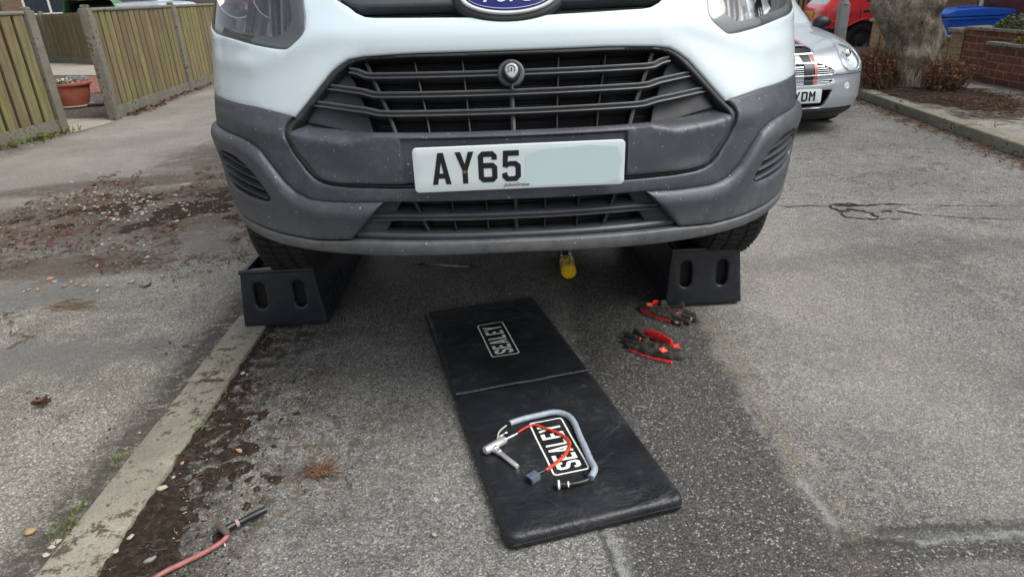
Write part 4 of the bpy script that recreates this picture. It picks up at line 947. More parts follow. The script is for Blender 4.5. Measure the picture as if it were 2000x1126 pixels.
def mat_print(px):
    """px: frame corners as seen, in reading order bottom-left, bottom-right, top-right, top-left"""
    c = [MI @ G(a, b, MT+.003) for a, b in px]; c = [np.array((q.x, q.y)) for q in c]
    W_ = (np.linalg.norm(c[1]-c[0])+np.linalg.norm(c[2]-c[3]))/2; H_ = (np.linalg.norm(c[3]-c[0])+np.linalg.norm(c[2]-c[1]))/2
    ctr = sum(c)/4; ex = (c[1]-c[0])+(c[2]-c[3]); ex /= np.linalg.norm(ex); ey = np.array([-ex[1], ex[0]])
    def S_(a, b):
        x = ctr[0]+a*ex[0]+b*ey[0]; y = ctr[1]+a*ex[1]+b*ey[1]; z = np.array([top_z(p, q) for p, q in zip(x, y)])
        return np.stack([x, y, z], 1), np.tile(np.array([0, 0, 1.]), (len(x), 1))
    p_ = empty('printed_panel'); p_.parent = mat_
    f_ = .0045
    panel('print_frame', rrect(-W_/2, W_/2, -H_/2, H_/2, .011), S_, M['print'], p_, holes=[rrect(-W_/2+f_, W_/2-f_, -H_/2+f_, H_/2-f_, .008)], off=.0010, rnd=0, depth=0, step=.02, edge=.008)
    h = H_*.66; tw = W_*.86; wf = ((tw/(h/79))-5*9)/(6*47)*.94
    letters('SEALEY', S_, -tw/2, -h/2, h, M['print'], p_, 'print_lettering', gap=7, wf=wf, off=.0010, edge=.006)
    return W_, H_
print('print', mat_print([(1015, 690), (983, 629), (930, 636), (962, 699)]), mat_print([(1152, 915), (1098, 816), (1031, 827), (1083, 931)]))

# parts of the fuel vaporiser lying on the mat -----------------------------
def onmat(px, py, dz):
    p = G(px, py, MT+.004+dz); return Vector((p.x, p.y, MT+.004+dz))
vp = empty('vaporiser_harness', onmat(1050, 880, 0), label='silver T shaped probe with red cable and grey sleeved hose on the mat', cat='car part')
VO = vp.location.copy()
def rel(P): return [Vector(p)-VO for p in P]
def vtube(name, px, r, mat, n=12, k=6, sm=60, wob=0):
    P = smoothpath([onmat(a, b, (r if isinstance(r, float) else max(r))+(c[0] if c else 0)) for a, b, *c in px], k)
    rr_ = r if isinstance(r, float) else [r[min(len(r)-1, int(i/(len(P)-1)*(len(r)-1)+.5))] for i in range(len(P))]
    if wob: rr_ = [(r if isinstance(r, float) else rr_[i])*(1+wob*math.sin(i*1.7)*math.sin(i*.37+1)) for i in range(len(P))]
    mb = MB(); mb.tube(rel(P), rr_, n); return mb.build(name, mat, vp, smooth=sm)
vtube('sleeve', [(996, 826), (1020, 818), (1050, 811), (1078, 805), (1096, 806), (1112, 813), (1122, 826), (1132, 850), (1143, 874), (1152, 895), (1161, 912), (1160, 921), (1154, 932)], .0088, M['sleeve'], 14, 8, 70, .05)
vtube('red_cable', [(1009, 846), (1020, 838), (1034, 831), (1046, 829), (1066, 836), (1084, 842), (1100, 850), (1112, 862), (1111, 875), (1103, 888), (1090, 900), (1076, 911), (1066, 917)], [.0026, .003, .0036, .0042, .0042, .0048, .0048, .0048], M['redcab'], 10, 6, 60, .12)
vtube('black_lead', [(1067, 916), (1058, 921), (1046, 926)], .0045, M['blackpl'])
# probe: thick cylinder, side branch, compression nut and braid
a = onmat(947, 880, .0125); b = onmat(986, 858, .0125); d = (b-a).normalized()
mb = MB(); T = Matrix.Translation(a-VO) @ d.to_track_quat('Z', 'Y').to_matrix().to_4x4(); L = (b-a).length
mb.lathe([(0, -.001), (.008, -.001), (.0105, .0005), (.0118, .004), (.0118, L*.9), (.0105, L*.93), (.0105, L), (.004, L+.001), (.004, L+.006), (0, L+.006)], T, 28); mb.build('probe_body', M['steel'], vp, smooth=35)
mb = MB(); mb.lathe([(0, -.0014), (.0072, -.0014)], T, 20); mb.build('probe_cap', M['chrome'], vp)
a2 = onmat(963, 873, .011); b2 = onmat(1011, 911, .0075); d2 = (b2-a2).normalized(); L2 = (b2-a2).length
T2 = Matrix.Translation(a2-VO) @ d2.to_track_quat('Z', 'Y').to_matrix().to_4x4()
mb = MB(); mb.lathe([(.006, 0), (.006, .008), (.0105, .008), (.0105, .016), (.007, .017), (.007, .021), (.0088, .022), (.0088, .030), (.0062, .032), (.0068, L2*.5), (.0068, L2-.002), (.0058, L2), (0, L2)], T2, 24); mb.build('branch_tube', M['steel'], vp, smooth=35)
mb = MB(); mb.lathe([(.0112, .009), (.0122, .010), (.0122, .015), (.0112, .016)], T2, 6); mb.build('hex_nut', M['chrome'], vp)
vtube('steel_braid', [(984, 859), (992, 855), (1000, 851), (1010, 846)], [.0045, .003, .0036, .0028], M['steel'], 8, 5)
vtube('fuel_line', [(994, 828, .004), (984, 834, .003), (975, 843, .002), (972, 853, .006), (972, 864, .014)], .0022, simple('pale_line', (.52, .52, .46), .4), 8)
vtube('clip', [(974, 853, .006), (980, 850, .008), (985, 846, .006), (990, 844, .004)], [.003, .0035, .002, .0035], M['steel'], 8)
vtube('line_collar', [(991, 832), (998, 825)], .0045, M['blackpl'], 10)
# grey rectangular connector
c0 = onmat(1041, 932, .0105); ax = (onmat(1057, 922, .0105)-c0); ax.z = 0; ax.normalize(); ang = math.atan2(ax.y, ax.x)
T = Matrix.Translation(c0-VO) @ Matrix.Rotation(ang, 4, 'Z')
cg = simple('grey_connector', (.10, .13, .17), .4)
mb = MB(); mb.box(-.014, .016, -.012, .012, -.0095, .009, T, .002); mb.build('plug_shell', cg, vp, smooth=40)
mb = MB(); mb.box(-.0155, -.0142, -.009, .009, -.007, .0065, T); mb.build('plug_mouth', M['black'], vp)
mb = MB(); mb.box(-.013, .008, -.0152, -.0125, -.004, .004, T, .0008); mb.box(-.006, .014, -.003, .003, .0092, .0115, T, .0008); mb.build('plug_latch', cg, vp, smooth=40)
# black quick connector with pale clip
vtube('black_hose', [(1152, 930), (1146, 937), (1130, 942), (1112, 945)], .0062, M['blackpl'])
vtube('wire_tail', [(1141, 921, .004), (1146, 930, .002), (1152, 934, .002)], .0022, M['blackpl'], 8)
c1 = onmat(1090, 946, .0095); d1 = (onmat(1112, 945, .0095)-c1).normalized(); T = Matrix.Translation(c1-VO) @ d1.to_track_quat('Z', 'Y').to_matrix().to_4x4()
mb = MB(); mb.lathe([(.005, -.006), (.010, -.006), (.0108, -.003), (.0108, .004), (.0092, .006), (.0092, .018), (.0072, .020), (.0072, .030), (.0060, .032), (0, .032)], T, 20); mb.build('quick_connector', M['blackpl'], vp, smooth=35)
mb = MB(); mb.lathe([(.0112, -.001), (.0118, -.0005), (.0118, .004), (.0112, .0045)], T, 20); mb.lathe([(.0074, .0235), (.0078, .024), (.0078, .027), (.0074, .0275)], T, 16)
mb.build('white_clip', M['white'], vp, smooth=40)

# gloves -------------------------------------------------------------------
def c8(x, y): return (1180+x/6.2545, 560+y/6.2545)
def glove(label, o_px, caps, tab):
    """caps: (material 0 black / 1 red / 2 pale, thickness, [(px, py, radius, lift)...]) strokes of a soft glove lying flat"""
    O = G(*c8(*o_px)); g = empty('work_glove', (O.x, O.y, .004), label=label, cat='glove', group='pair of work gloves')
    def L(p): q = G(*c8(*p)); return np.array((q.x-O.x, q.y-O.y))
    segs = []
    for mt, th, P in caps:
        Q = [(L(p[:2]), p[2]*(.86 if p[2] < .02 else .93), p[3]) for p in P]
        for a, b in zip(Q[:-1], Q[1:]): segs.append((mt, th, a, b))
    lo = np.min([np.minimum(a[0]-a[1], b[0]-b[1]) for _, _, a, b in segs], 0)-.004; hi = np.max([np.maximum(a[0]+a[1], b[0]+b[1]) for _, _, a, b in segs], 0)+.004
    rs = .0014; nx, ny = int((hi[0]-lo[0])/rs), int((hi[1]-lo[1])/rs)
    X, Y = np.meshgrid(lo[0]+np.arange(nx)*rs, lo[1]+np.arange(ny)*rs); P = np.stack([X.ravel(), Y.ravel()], 1)
    wv = np.array([(noise.noise(Vector((x*45, y*45, 1))), noise.noise(Vector((x*45, y*45, 9)))) for x, y in P])
    Pw = P+wv*.0016
    H_ = np.full(len(P), -1.); Mt = np.zeros(len(P), int)
    for mt, th, (a, ra, za), (b, rb, zb_) in segs:
        ab = b-a; t = np.clip((Pw-a)@ab/max(1e-9, ab@ab), 0, 1); d = np.hypot(*(Pw-(a+t[:, None]*ab)).T); r = ra+(rb-ra)*t; q = d/r
        h = np.where(q < 1, .0005+(za+(zb_-za)*t+th*.85)*np.sqrt(np.maximum(0, 1-q**2.4)), -1)
        k = h > H_; Mt[k] = mt; H_ = np.maximum(H_, h)
    cr = np.array([noise.noise(Vector((x*60, y*60, 4)))*.0022+noise.noise(Vector((x*160, y*160, 4)))*.0010 for x, y in P])
    Z = np.where(H_ > 0, np.maximum(.0008, H_+cr), 0); on = (H_ > 0).reshape(ny, nx); Mt = Mt.reshape(ny, nx)
    idx = -np.ones((ny, nx), int); V = []; F = []; I = []
    for j in range(ny-1):
        for i in range(nx-1):
            c = [(j, i), (j, i+1), (j+1, i+1), (j+1, i)]
            if sum(on[q] for q in c) >= 2:
                f = []
                for q in c:
                    if idx[q] < 0: idx[q] = len(V); k = q[0]*nx+q[1]; V.append((P[k][0], P[k][1], Z[k]))
                    f.append(idx[q])
                F.append(f); I.append(max(Mt[q] for q in c) if any(Mt[q] for q in c) else 0)
    mesh('glove_shell', V, F, None, g, 180, None, I, [M['gblk'], M['gred'], M['gsil']])
    T0 = L(tab[0]); mb = MB(); T = Matrix.Translation((T0[0], T0[1], tab[2])) @ Matrix.Rotation(tab[1], 4, 'Z') @ Matrix.Rotation(.3, 4, 'X')
    mb.box(-.012, .012, -.011, .011, 0, .0025, T, .0012); pt = mb.build('pull_tab', M['orange'], g, smooth=40)
    mb = MB(); mb.add([T @ Vector(q) for q in ((-.005, -.004, .003), (.002, -.005, .003), (.004, .006, .003), (-.001, .002, .003))], [(0, 1, 2, 3)]); mb.build('tab_print', M['gsil'], pt)
    return g
glove('black and red work glove nearer the mat, its fingers pointing left', (620, 780), [
    (0, .026, [(905, 850, .030, .0), (820, 835, .036, .0), (700, 800, .045, 0), (560, 770, .047, 0), (500, 750, .042, 0)]),
    (0, .010, [(620, 800, .016, .022), (600, 790, .016, .022)]), (0, .009, [(500, 740, .014, .020), (480, 735, .014, .020)]),
    (0, .021, [(520, 700, .014, .006), (440, 650, .0135, .010), (380, 590, .012, .008)]),
    (0, .021, [(500, 720, .014, .004), (380, 680, .0135, .008), (265, 625, .0115, .004)]),
    (0, .019, [(480, 750, .013, .002), (350, 720, .0125, .004), (235, 680, .010, .0)]),
    (0, .017, [(470, 790, .012, 0), (370, 770, .0115, .002), (280, 740, .0095, 0)]),
    (2, .012, [(285, 748, .002, .001), (262, 722, .002, .001)]),
    (1, .019, [(815, 760, .009, .018), (720, 700, .0115, .019), (620, 650, .0115, .018), (540, 625, .009, .015), (490, 612, .006, .012)]),
    (1, .009, [(300, 782, .002, 0), (450, 845, .0028, 0), (620, 895, .0035, 0), (820, 945, .0045, .002)]),
    (1, .004, [(440, 700, .005, .024), (430, 720, .004, .024)]), (1, .004, [(840, 800, .007, .026), (900, 790, .006, .022)])], ((715, 870), .5, .028))
glove('black and red work glove lying against the front foot of the ramp, fingers pointing right', (700, 330), [
    (0, .024, [(500, 280, .030, 0), (580, 300, .036, 0), (700, 330, .044, 0), (820, 350, .042, 0), (870, 365, .036, 0)]),
    (0, .020, [(860, 345, .014, .006), (980, 355, .0135, .008), (1095, 375, .0115, .003)]),
    (0, .018, [(870, 370, .013, .004), (1000, 400, .012, .004), (1120, 428, .010, 0)]),
    (0, .017, [(850, 400, .012, .002), (950, 435, .0115, .002), (1040, 465, .009, 0)]),
    (0, .016, [(800, 420, .012, 0), (870, 455, .011, 0), (940, 478, .009, 0)]),
    (2, .012, [(1055, 425, .0016, .002), (1125, 432, .0016, .0015)]), (2, .012, [(870, 466, .0016, .001), (930, 482, .0016, .001)]),
    (0, .020, [(700, 265, .015, .016), (800, 240, .016, .017), (900, 245, .013, .012), (955, 250, .011, .008)]),
    (1, .008, [(740, 235, .006, .028), (830, 222, .006, .028), (910, 228, .005, .022)]), (1, .005, [(600, 245, .008, .022), (650, 240, .006, .022)]),
    (1, .014, [(450, 310, .003, 0), (540, 355, .003, 0), (660, 405, .0025, 0), (800, 450, .002, 0)]),
    (1, .004, [(880, 385, .006, .018), (930, 378, .004, .018)])], ((550, 300), -.4, .026))

# torch with a yellow end, under the bumper --------------------------------
A = G(1111, 532, .036); B_ = G(1102, 485, .036); dirv = (B_-A).normalized(); B_ = A+dirv*.30
to = empty('inspection_torch', (A.x, A.y, 0), label='cylindrical torch with yellow end and dark blue case, lying under the bumper', cat='torch')
T = Matrix.Translation((0, 0, .036)) @ dirv.to_track_quat('Z', 'Y').to_matrix().to_4x4()
mb = MB(); mb.lathe([(.027, .006), (.031, .008), (.0345, .012), (.0345, .085), (.033, .088), (.033, .095), (.0345, .098), (.0345, .13)], T, 36); mb.build('yellow_barrel', M['amber'], to, smooth=35)
mb = MB(); mb.lathe([(0, .001), (.020, 0), (.0205, .003), (.023, .003), (.0235, 0), (.029, .001), (.031, .008)], T, 36); mb.build('lens_cap', M['amber'], to, smooth=25)
mb = MB(); mb.lathe([(.0345, .13), (.0345, .26), (.034, .29), (.026, .30), (0, .30)], T, 32); mb.build('case', M['torchbl'], to, smooth=35)
mb = MB(); mb.lathe([(.0350, .145), (.0350, .153)], T, 32); mb.build('silver_band', M['chrome'], to, smooth=35)
for k in range(3):
    mb = MB(); a = 2*PI*k/3+.5; mb.lathe([(0, -.0012), (.0024, -.001), (.0024, .002)], T @ Matrix.Translation((.026*math.cos(a), .026*math.sin(a), .001)), 8); mb.build('lens_screw', M['black'], to)


# spanner under the van ----------------------------------------------------
A = G(822, 517, .008); B_ = G(926, 521, .008); d = (B_-A); Ls = d.length; ang = math.atan2(d.y, d.x)
sp = empty('spanner', (A.x, A.y, .008), (0, 0, ang), label='chrome combination spanner lying on the road in the shade under the van', cat='spanner')
mb = MB(); mb.box(.02, Ls-.02, -.005, .005, -.003, .003, b=.0015); mb.build('shank', M['chrome'], sp, smooth=40)
mb = MB(); mb.lathe([(.008, -.005), (.014, -.005), (.014, .005), (.008, .005), (.008, -.005)], Matrix.Translation((Ls-.01, 0, 0)), 12); mb.build('ring_end', M['chrome'], sp)
mb = MB(); mb.add([(x, y, z) for z in (-.004, .004) for x, y in ((.022, -.006), (.010, -.015), (-.012, -.013), (-.012, -.006), (.002, -.005), (.002, .005), (-.012, .006), (-.012, .013), (.010, .015), (.022, .006))],
        [list(range(10))[::-1], list(range(10, 20))]+[(i, (i+1) % 10, 10+(i+1) % 10, 10+i) for i in range(10)]); mb.build('open_end', M['chrome'], sp)

# hose with a black valve in the gutter ------------------------------------
O = G(440, 1045); ho = empty('air_hose', (O.x, O.y, .02), label='dusty red hose ending in a black nozzle, in the gutter near the kerb', cat='hose')
def hl_(a, b, z): q = G(a, b, z); return Vector((q.x-O.x, q.y-O.y, z-.02))
mb = MB(); mb.tube(smoothpath([hl_(180, 1215, .008), hl_(250, 1165, .008), hl_(315, 1120, .008), hl_(355, 1100, .009), (hl_(395, 1080, .012)), hl_(425, 1063, .014), hl_(441, 1050, .018), hl_(444, 1042, .022)], 6), .0062, 12); mb.build('hose', M['hose'], ho, smooth=70)
mb = MB(); mb.tube([hl_(446, 1045, .022), hl_(440, 1036, .022), hl_(428, 1027, .020), hl_(424, 1024, .020)], [.0065, .009, .010, .0075], 12); mb.build('brass_fitting', simple('dull_fitting', (.14, .11, .10), .55, .4, var=.3, sc=80), ho, smooth=50)
mb = MB(); mb.tube([hl_(436, 1036, .020), hl_(452, 1026, .020), hl_(470, 1018, .020), hl_(484, 1011, .020), hl_(500, 1003, .022), hl_(519, 994, .022)], [.0085, .0095, .007, .0085, .0095, .009], 12); mb.build('nozzle', M['blackpl'], ho, smooth=40)
mb = MB(); mb.tube([hl_(460, 1022, .0215), hl_(466, 1019, .0215)], .0102, 12); mb.build('pink_band', simple('faded_label', (.36, .24, .27), .6), ho, smooth=40)
mb = MB(); mb.tube([hl_(436, 1052, .012), hl_(440, 1066, .004)], .002, 6); mb.build('trigger_pin', M['steel'], ho)

# ================================================================== DEBRIS
def chunk(seed, flatn=.6, n=2):
    bm = bmesh.new(); bmesh.ops.create_icosphere(bm, subdivisions=n, radius=1)
    for v in bm.verts:
        v.co *= 1+.5*noise.noise(v.co*1.1+Vector((seed*7.3, 0, 0)))+.12*noise.noise(v.co*3+Vector((seed*3.3, 0, 0))); v.co.z *= flatn; v.co.x *= 1.25
    me = bpy.data.meshes.new('pebble'); bm.to_mesh(me); bm.free(); me.polygons.foreach_set('use_smooth', [True]*len(me.polygons)); return me
PEB = []
for k in range(4):
    for mt in ('stone1', 'stone2', 'stone3'):
        me = chunk(k+1); me.materials.append(M[mt]); PEB.append((me, mt))
rp = random.Random(11)
def pebble(px, py, size, mt=None, label='small rounded pebble loose on the ground', group='pebbles scattered on the ground', cat='pebble'):
    p = G(px, py); me = rp.choice([m_ for m_, t in PEB if (t == mt if mt else True)])
    o = bpy.data.objects.new('pebble', me); COL.objects.link(o); s = size*.5; o.location = (p.x, p.y, .006+s*.25); o.scale = (s, s*rp.uniform(.7, 1), s*rp.uniform(.7, 1)); o.rotation_euler = (rp.uniform(-.3, .3), rp.uniform(-.3, .3), rp.uniform(0, 6.28))
    tag(o, label=label, cat=cat, group=group); return o
# stones one can single out
def uniq(px, py, size, mt, label): o = pebble(px, py, size, mt, label); del o['group']; return o
uniq(62, 1042, .028, 'stone2', 'orange brown stone at the left edge of the verge, nearest the camera')
uniq(319, 957, .024, 'stone1', 'oval cream pebble in the dark gutter soil beside the kerbstone')
uniq(295, 1098, .025, 'stone3', 'round grey pebble at the foot of the kerb, beside the red hose')
uniq(286, 560, .050, 'stone3', 'flat blue grey stone on the verge, left of the ramp')
uniq(468, 883, .018, 'stone2', 'small yellow pebble alone in the middle of the gutter soil')
lab = 'small rounded pebble in the loose drift on the muddy verge'
for k in range(165):
    t = rp.random(); px = 245+rp.gauss(0, 75); py = 398+rp.gauss(0, 20)+(px-245)*.02
    if px < 410: pebble(px, py, rp.uniform(.011, .027), rp.choice(['stone1', 'stone1', 'stone2', 'stone3']), lab, 'pebbles drifted on the muddy verge')
lab = 'small pale pebble lying singly on the verge'
for px, py, s in ((131, 404, .04), (215, 470, .035), (200, 480, .03), (222, 488, .03), (240, 490, .03), (270, 478, .03), (282, 482, .03), (284, 493, .035), (289, 505, .04), (182, 500, .035), (190, 523, .04), (98, 547, .05), (107, 553, .04), (140, 553, .04), (150, 558, .035), (165, 561, .04), (127, 562, .035), (75, 568, .04), (58, 568, .03), (48, 572, .03), (212, 561, .035), (191, 571, .03), (257, 553, .045), (345, 562, .03), (395, 559, .03), (411, 422, .03), (418, 457, .03), (352, 525, .03), (318, 542, .035), (334, 450, .03), (285, 515, .045)):
    pebble(px, py, s*.62, rp.choice(['stone1', 'stone3', 'stone2']), lab, 'pebbles lying singly on the verge')
lab = 'small pebble in the dirt along the edge of the kerb'
for px, py, s in ((380, 677, .016), (372, 691, .02), (347, 740, .02), (430, 692, .02), (463, 691, .018), (475, 732, .02), (484, 735, .018), (397, 750, .02), (274, 848, .013), (248, 879, .014), (415, 780, .018), (418, 766, .016), (383, 848, .018), (419, 805, .015), (357, 908, .018), (135, 1034, .02), (112, 1062, .026), (92, 1088, .022), (102, 1072, .02), (257, 1052, .022), (228, 1080, .02), (276, 990, .022), (273, 985, .018), (340, 935, .014), (386, 820, .016), (361, 866, .014), (500, 660, .016), (495, 640, .018), (462, 703, .014), (848, 1047, .016), (697, 627, .013), (574, 791, .013)):
    pebble(px, py, s*.72, rp.choice(['stone1', 'stone1', 'stone2', 'stone3']), lab, 'pebbles along the kerb edge')
# fine grit, as one uncountable scatter
def scatter(name, mat, items, maker, label, cat):
    mb = MB()
    for it in items: maker(mb, *it)
    o = mb.build(name, mat); return tag(o, label=label, cat=cat, kind='stuff')
def bit(mb, p, s, z=.004):
    r_ = rp; a = r_.uniform(0, 6.28); T = Matrix.Translation((p.x, p.y, z)) @ Matrix.Rotation(a, 4, 'Z') @ Matrix.Rotation(r_.uniform(-.4, .4), 4, 'X')
    V = [T @ Vector((s*r_.uniform(.6, 1)*x, s*r_.uniform(.5, .9)*y, s*.5*zz)) for x, y, zz in ((1, 0, 0), (0, 1, 0), (-1, 0, 0), (0, -1, 0), (0, 0, 1))]
    mb.add(V, [(0, 1, 4), (1, 2, 4), (2, 3, 4), (3, 0, 4)])
def twig(mb, p, L, r=.0016, z=.006, a=None, lift=.006):
    a = rp.uniform(0, 6.28) if a is None else a; d = Vector((math.cos(a), math.sin(a), 0)); n_ = Vector((-d.y, d.x, 0)); b = rp.uniform(-.15, .15)
    P = [Vector((p.x, p.y, z))+d*(t-.5)*L+n_*b*L*(t-.5)**2*4+Vector((0, 0, lift*rp.random()*t)) for t in (0, .35, .7, 1)]
    mb.tube(P, [r, r, r*.8, r*.4], 4, False)
def leaf(mb, p, s, z=.006, curl=.4):
    a = rp.uniform(0, 6.28); T = Matrix.Translation((p.x, p.y, z+s*.1)) @ Matrix.Rotation(a, 4, 'Z') @ Matrix.Rotation(rp.uniform(-.5, .5), 4, 'X') @ Matrix.Rotation(rp.uniform(-.4, .4), 4, 'Y')
    w_ = s*rp.uniform(.25, .5); c = s*curl*rp.random()
    V = [T @ Vector(q) for q in ((-s, 0, 0), (-.4*s, w_, c), (.5*s, w_*.8, c), (s, 0, 0), (.5*s, -w_*.8, c), (-.4*s, -w_, c), (-.4*s, 0, 0), (.5*s, 0, 0))]
    mb.add(V, [(0, 6, 1), (6, 7, 2, 1), (7, 3, 2), (0, 5, 6), (6, 5, 4, 7), (7, 4, 3)])
def area_pts(n, x0, x1, y0, y1, thr=None, sc=3):
    o = []
    while len(o) < n:
        p = Vector((rp.uniform(x0, x1), rp.uniform(y0, y1), 0))
        if thr is None or noise.noise(Vector((p.x*sc, p.y*sc, 7.7))) > thr: o.append(p)
    return o
def gauss_pts(n, cx, cy, sx, sy): return [Vector((rp.gauss(cx, sx), rp.gauss(cy, sy), 0)) for _ in range(n)]
# soil banked against the kerb: real relief breaking through the road surface
def soil_sheet(name, x0, x1, y0, y1, hfun, res, z0=0.):
    nx = int((x1-x0)/res); ny = int((y1-y0)/res); V = []; F = []
    for j in range(ny+1):
        for i in range(nx+1):
            x = x0+i*res; y = y0+j*res; V.append((x, y, z0+hfun(x, y)))
    for j in range(ny):
        for i in range(nx):
            q = (j*(nx+1)+i, j*(nx+1)+i+1, (j+1)*(nx+1)+i+1, (j+1)*(nx+1)+i)
            if max(V[k][2] for k in q) > z0-.004: F.append(q)
    return mesh(name, V, F, M['soil'], smooth=180)
def fbm(x, y, s): return noise.fractal(Vector((x*s, y*s, 2.2)), .7, 2.1, 5)
def h1(x, y):
    e = (x-KL); edge = np.interp(y, [.9, 1.2, 1.5, 1.8, 2.05, 2.35, 2.5], [.27, .27, .24, .22, .15, .08, .03])
    return min(.010, .010*(1-e/edge)*1.1)+.012*fbm(x, y, 8)+.006*fbm(x, y, 30)-.0055
tag(soil_sheet('gutter_soil', KL+.001, KL+.42, .6, 2.55, h1, .0075), label='dark crumbly soil and rotted leaves banked along the gutter', cat='soil', kind='stuff')
def h2(x, y): return .012*(1-((x+2.25)/1.2)**2-((y-4.25)/.62)**2)-.010+.010*fbm(x, y, 5)+.003*fbm(x, y, 30)
tag(soil_sheet('verge_mud', -3.6, -1.15, 3.4, 5.2, h2, .016, .004), label='dark leaf mould trodden into the verge left of the van', cat='mud', kind='stuff')
def h3(x, y): return .030*(1-((x-4.30)/.5)**2-((y-6.7)/.95)**2)-.006+.012*fbm(x, y, 5)
tag(soil_sheet('tree_pit_soil', 3.85, 4.95, 5.6, 7.8, h3, .03, .08), label='bare dark soil around the foot of the street tree', cat='soil', kind='stuff')

its = [(p, rp.uniform(.002, .006), .005) for p in area_pts(900, KL, KL+.32, .9, 2.5)]+[(p, rp.uniform(.0015, .004), .003) for p in area_pts(450, KL+.2, -.45, 1., 2.2, .0)]
its += [(p, rp.uniform(.003, .009), .010) for p in area_pts(900, -3.4, -1.2, 3.2, 5., .05)]+[(p, rp.uniform(.002, .005), .008) for p in area_pts(500, -2.8, -1.2, 1.4, 3.2, .1)]
scatter('soil_crumbs', M['soil'], its, bit, 'crumbs of dark soil strewn over gutter and verge', 'soil')
its = [(p, rp.uniform(.003, .008), .010) for p in gauss_pts(420, -2.1, 4.1, .55, .28)]+[(p, rp.uniform(.002, .004), .006) for p in area_pts(160, KL, -.6, 1., 2.4)]+[(p, rp.uniform(.0015, .0035), .003) for p in area_pts(220, -.9, 2.8, 1.0, 4.)]
its += [(p, rp.uniform(.003, .007), .008) for p in area_pts(160, -3.4, -1.2, 2.4, 3.6, .1)]
scatter('fine_grit', M['stone1'], its, bit, 'fine pale grit scattered over road and verge', 'grit')
its = [(p, rp.uniform(.03, .12), rp.uniform(.001, .0022), .010) for p in area_pts(800, -3.4, -1.2, 3.2, 5.1, -.05)]+[(p, rp.uniform(.01, .05), .001, .006) for p in area_pts(170, KL, -.55, 1., 2.4)]
its += [(p, rp.uniform(.03, .1), .0015, .007) for p in area_pts(120, -3.0, -1.2, 2.3, 3.4, .15)]
its += [(Vector((np.interp(y, [a[1] for a in KR], [a[0] for a in KR])-abs(rp.gauss(0, .09))-.01, y, 0)), rp.uniform(.03, .11), .002, .007) for y in [rp.uniform(3.8, 8) for _ in range(420)]]
its += [(p, rp.uniform(.06, .25), rp.uniform(.002, .005), .10) for p in gauss_pts(230, 4.35, 6.1, .3, .55)]
scatter('twig_litter', M['twig'], its, twig, 'thin brown twigs littering verge, gutters and tree pit', 'twigs')
its = [(p, rp.uniform(.006, .022), .010) for p in area_pts(900, -3.4, -1.2, 3.5, 5.4, .0)]+[(Vector((np.interp(y, [a[1] for a in KR], [a[0] for a in KR])-abs(rp.gauss(0, .1))-.02, y, 0)), rp.uniform(.008, .020), .008) for y in [rp.uniform(3.8, 8.2) for _ in range(560)]]
its += [(p, rp.uniform(.008, .022), .10) for p in gauss_pts(420, 4.35, 6.3, .28, .6)]
def fence_x(y): return float(np.interp(y, [2, 5.5, 6.75, 7.5, 8.25, 10.8, 14], [-5.4, -5.2, -5.0, -4.80, -4.62, -4.9, -5.1]))
its += [(Vector((fence_x(y)+.05+abs(rp.gauss(0, .09)), y, 0)), rp.uniform(.02, .045), .010+rp.random()*.03) for y in [rp.uniform(8.5, 13) for _ in range(420)]+[rp.uniform(4.2, 7.5) for _ in range(280)]]
its += [(p, rp.uniform(.003, .010), .006) for p in area_pts(90, KL, -.5, 1., 2.4)]+[(p, rp.uniform(.005, .014), .008) for p in area_pts(260, -3.2, -1.25, 2.0, 3.5, .1)]
scatter('leaf_litter', M['litter'], its, leaf, 'dry brown fallen leaves along fence, verge and gutters', 'leaves')
its = [(G(140+rp.gauss(0, 22), 598+rp.gauss(0, 6)), rp.uniform(.04, .12), .0016, .008, rp.gauss(-.15, .25)) for _ in range(34)]+[(p, rp.uniform(.02, .06), .0012, .012) for p in area_pts(90, -3., -1.2, 4., 4.8, .1)]
its += [(p, rp.uniform(.01, .03), .0009, .008) for p in area_pts(60, KL, -.6, 1., 2.3)]
scatter('dry_needles', M['straw'], its, twig, 'pale dry needles lying on the verge', 'needles')
def blade(mb, p, h):
    a = rp.uniform(0, 6.28); d = Vector((math.cos(a), math.sin(a), 0)); n_ = Vector((-d.y, d.x, 0))*h*.06; q = Vector((p.x, p.y, .005))
    mb.add([q-n_, q+n_, q+d*h*.35+Vector((0, 0, h*.7))+n_*.7, q+d*h*.8+Vector((0, 0, h*.8))], [(0, 1, 2), (0, 2, 3)])
its = []
for px, py, n, s in ((448, 716, 60, .035), (436, 728, 40, .03), (388, 833, 50, .03), (370, 838, 30, .03), (120, 1045, 40, .03), (160, 992, 20, .02), (228, 905, 26, .02)):
    c = G(px, py); its += [(Vector((c.x+rp.gauss(0, s*.5), c.y+rp.gauss(0, s), 0)), rp.uniform(.008, .022)) for _ in range(n)]
its += [(Vector((fence_x(y)+.06+abs(rp.gauss(0, .06)), y, 0)), rp.uniform(.03, .09)) for y in [rp.gauss(7.1, .22) for _ in range(170)]+[rp.uniform(4.5, 6.9) for _ in range(120)]]
c = G(1815, 178); its += [(Vector((c.x+rp.gauss(0, .06), c.y+rp.gauss(0, .05), 0)), rp.uniform(.08, .2)) for _ in range(40)]
scatter('weeds_and_moss', M['moss'], its, blade, 'small green weeds and moss in the joints and by the fence', 'weeds')
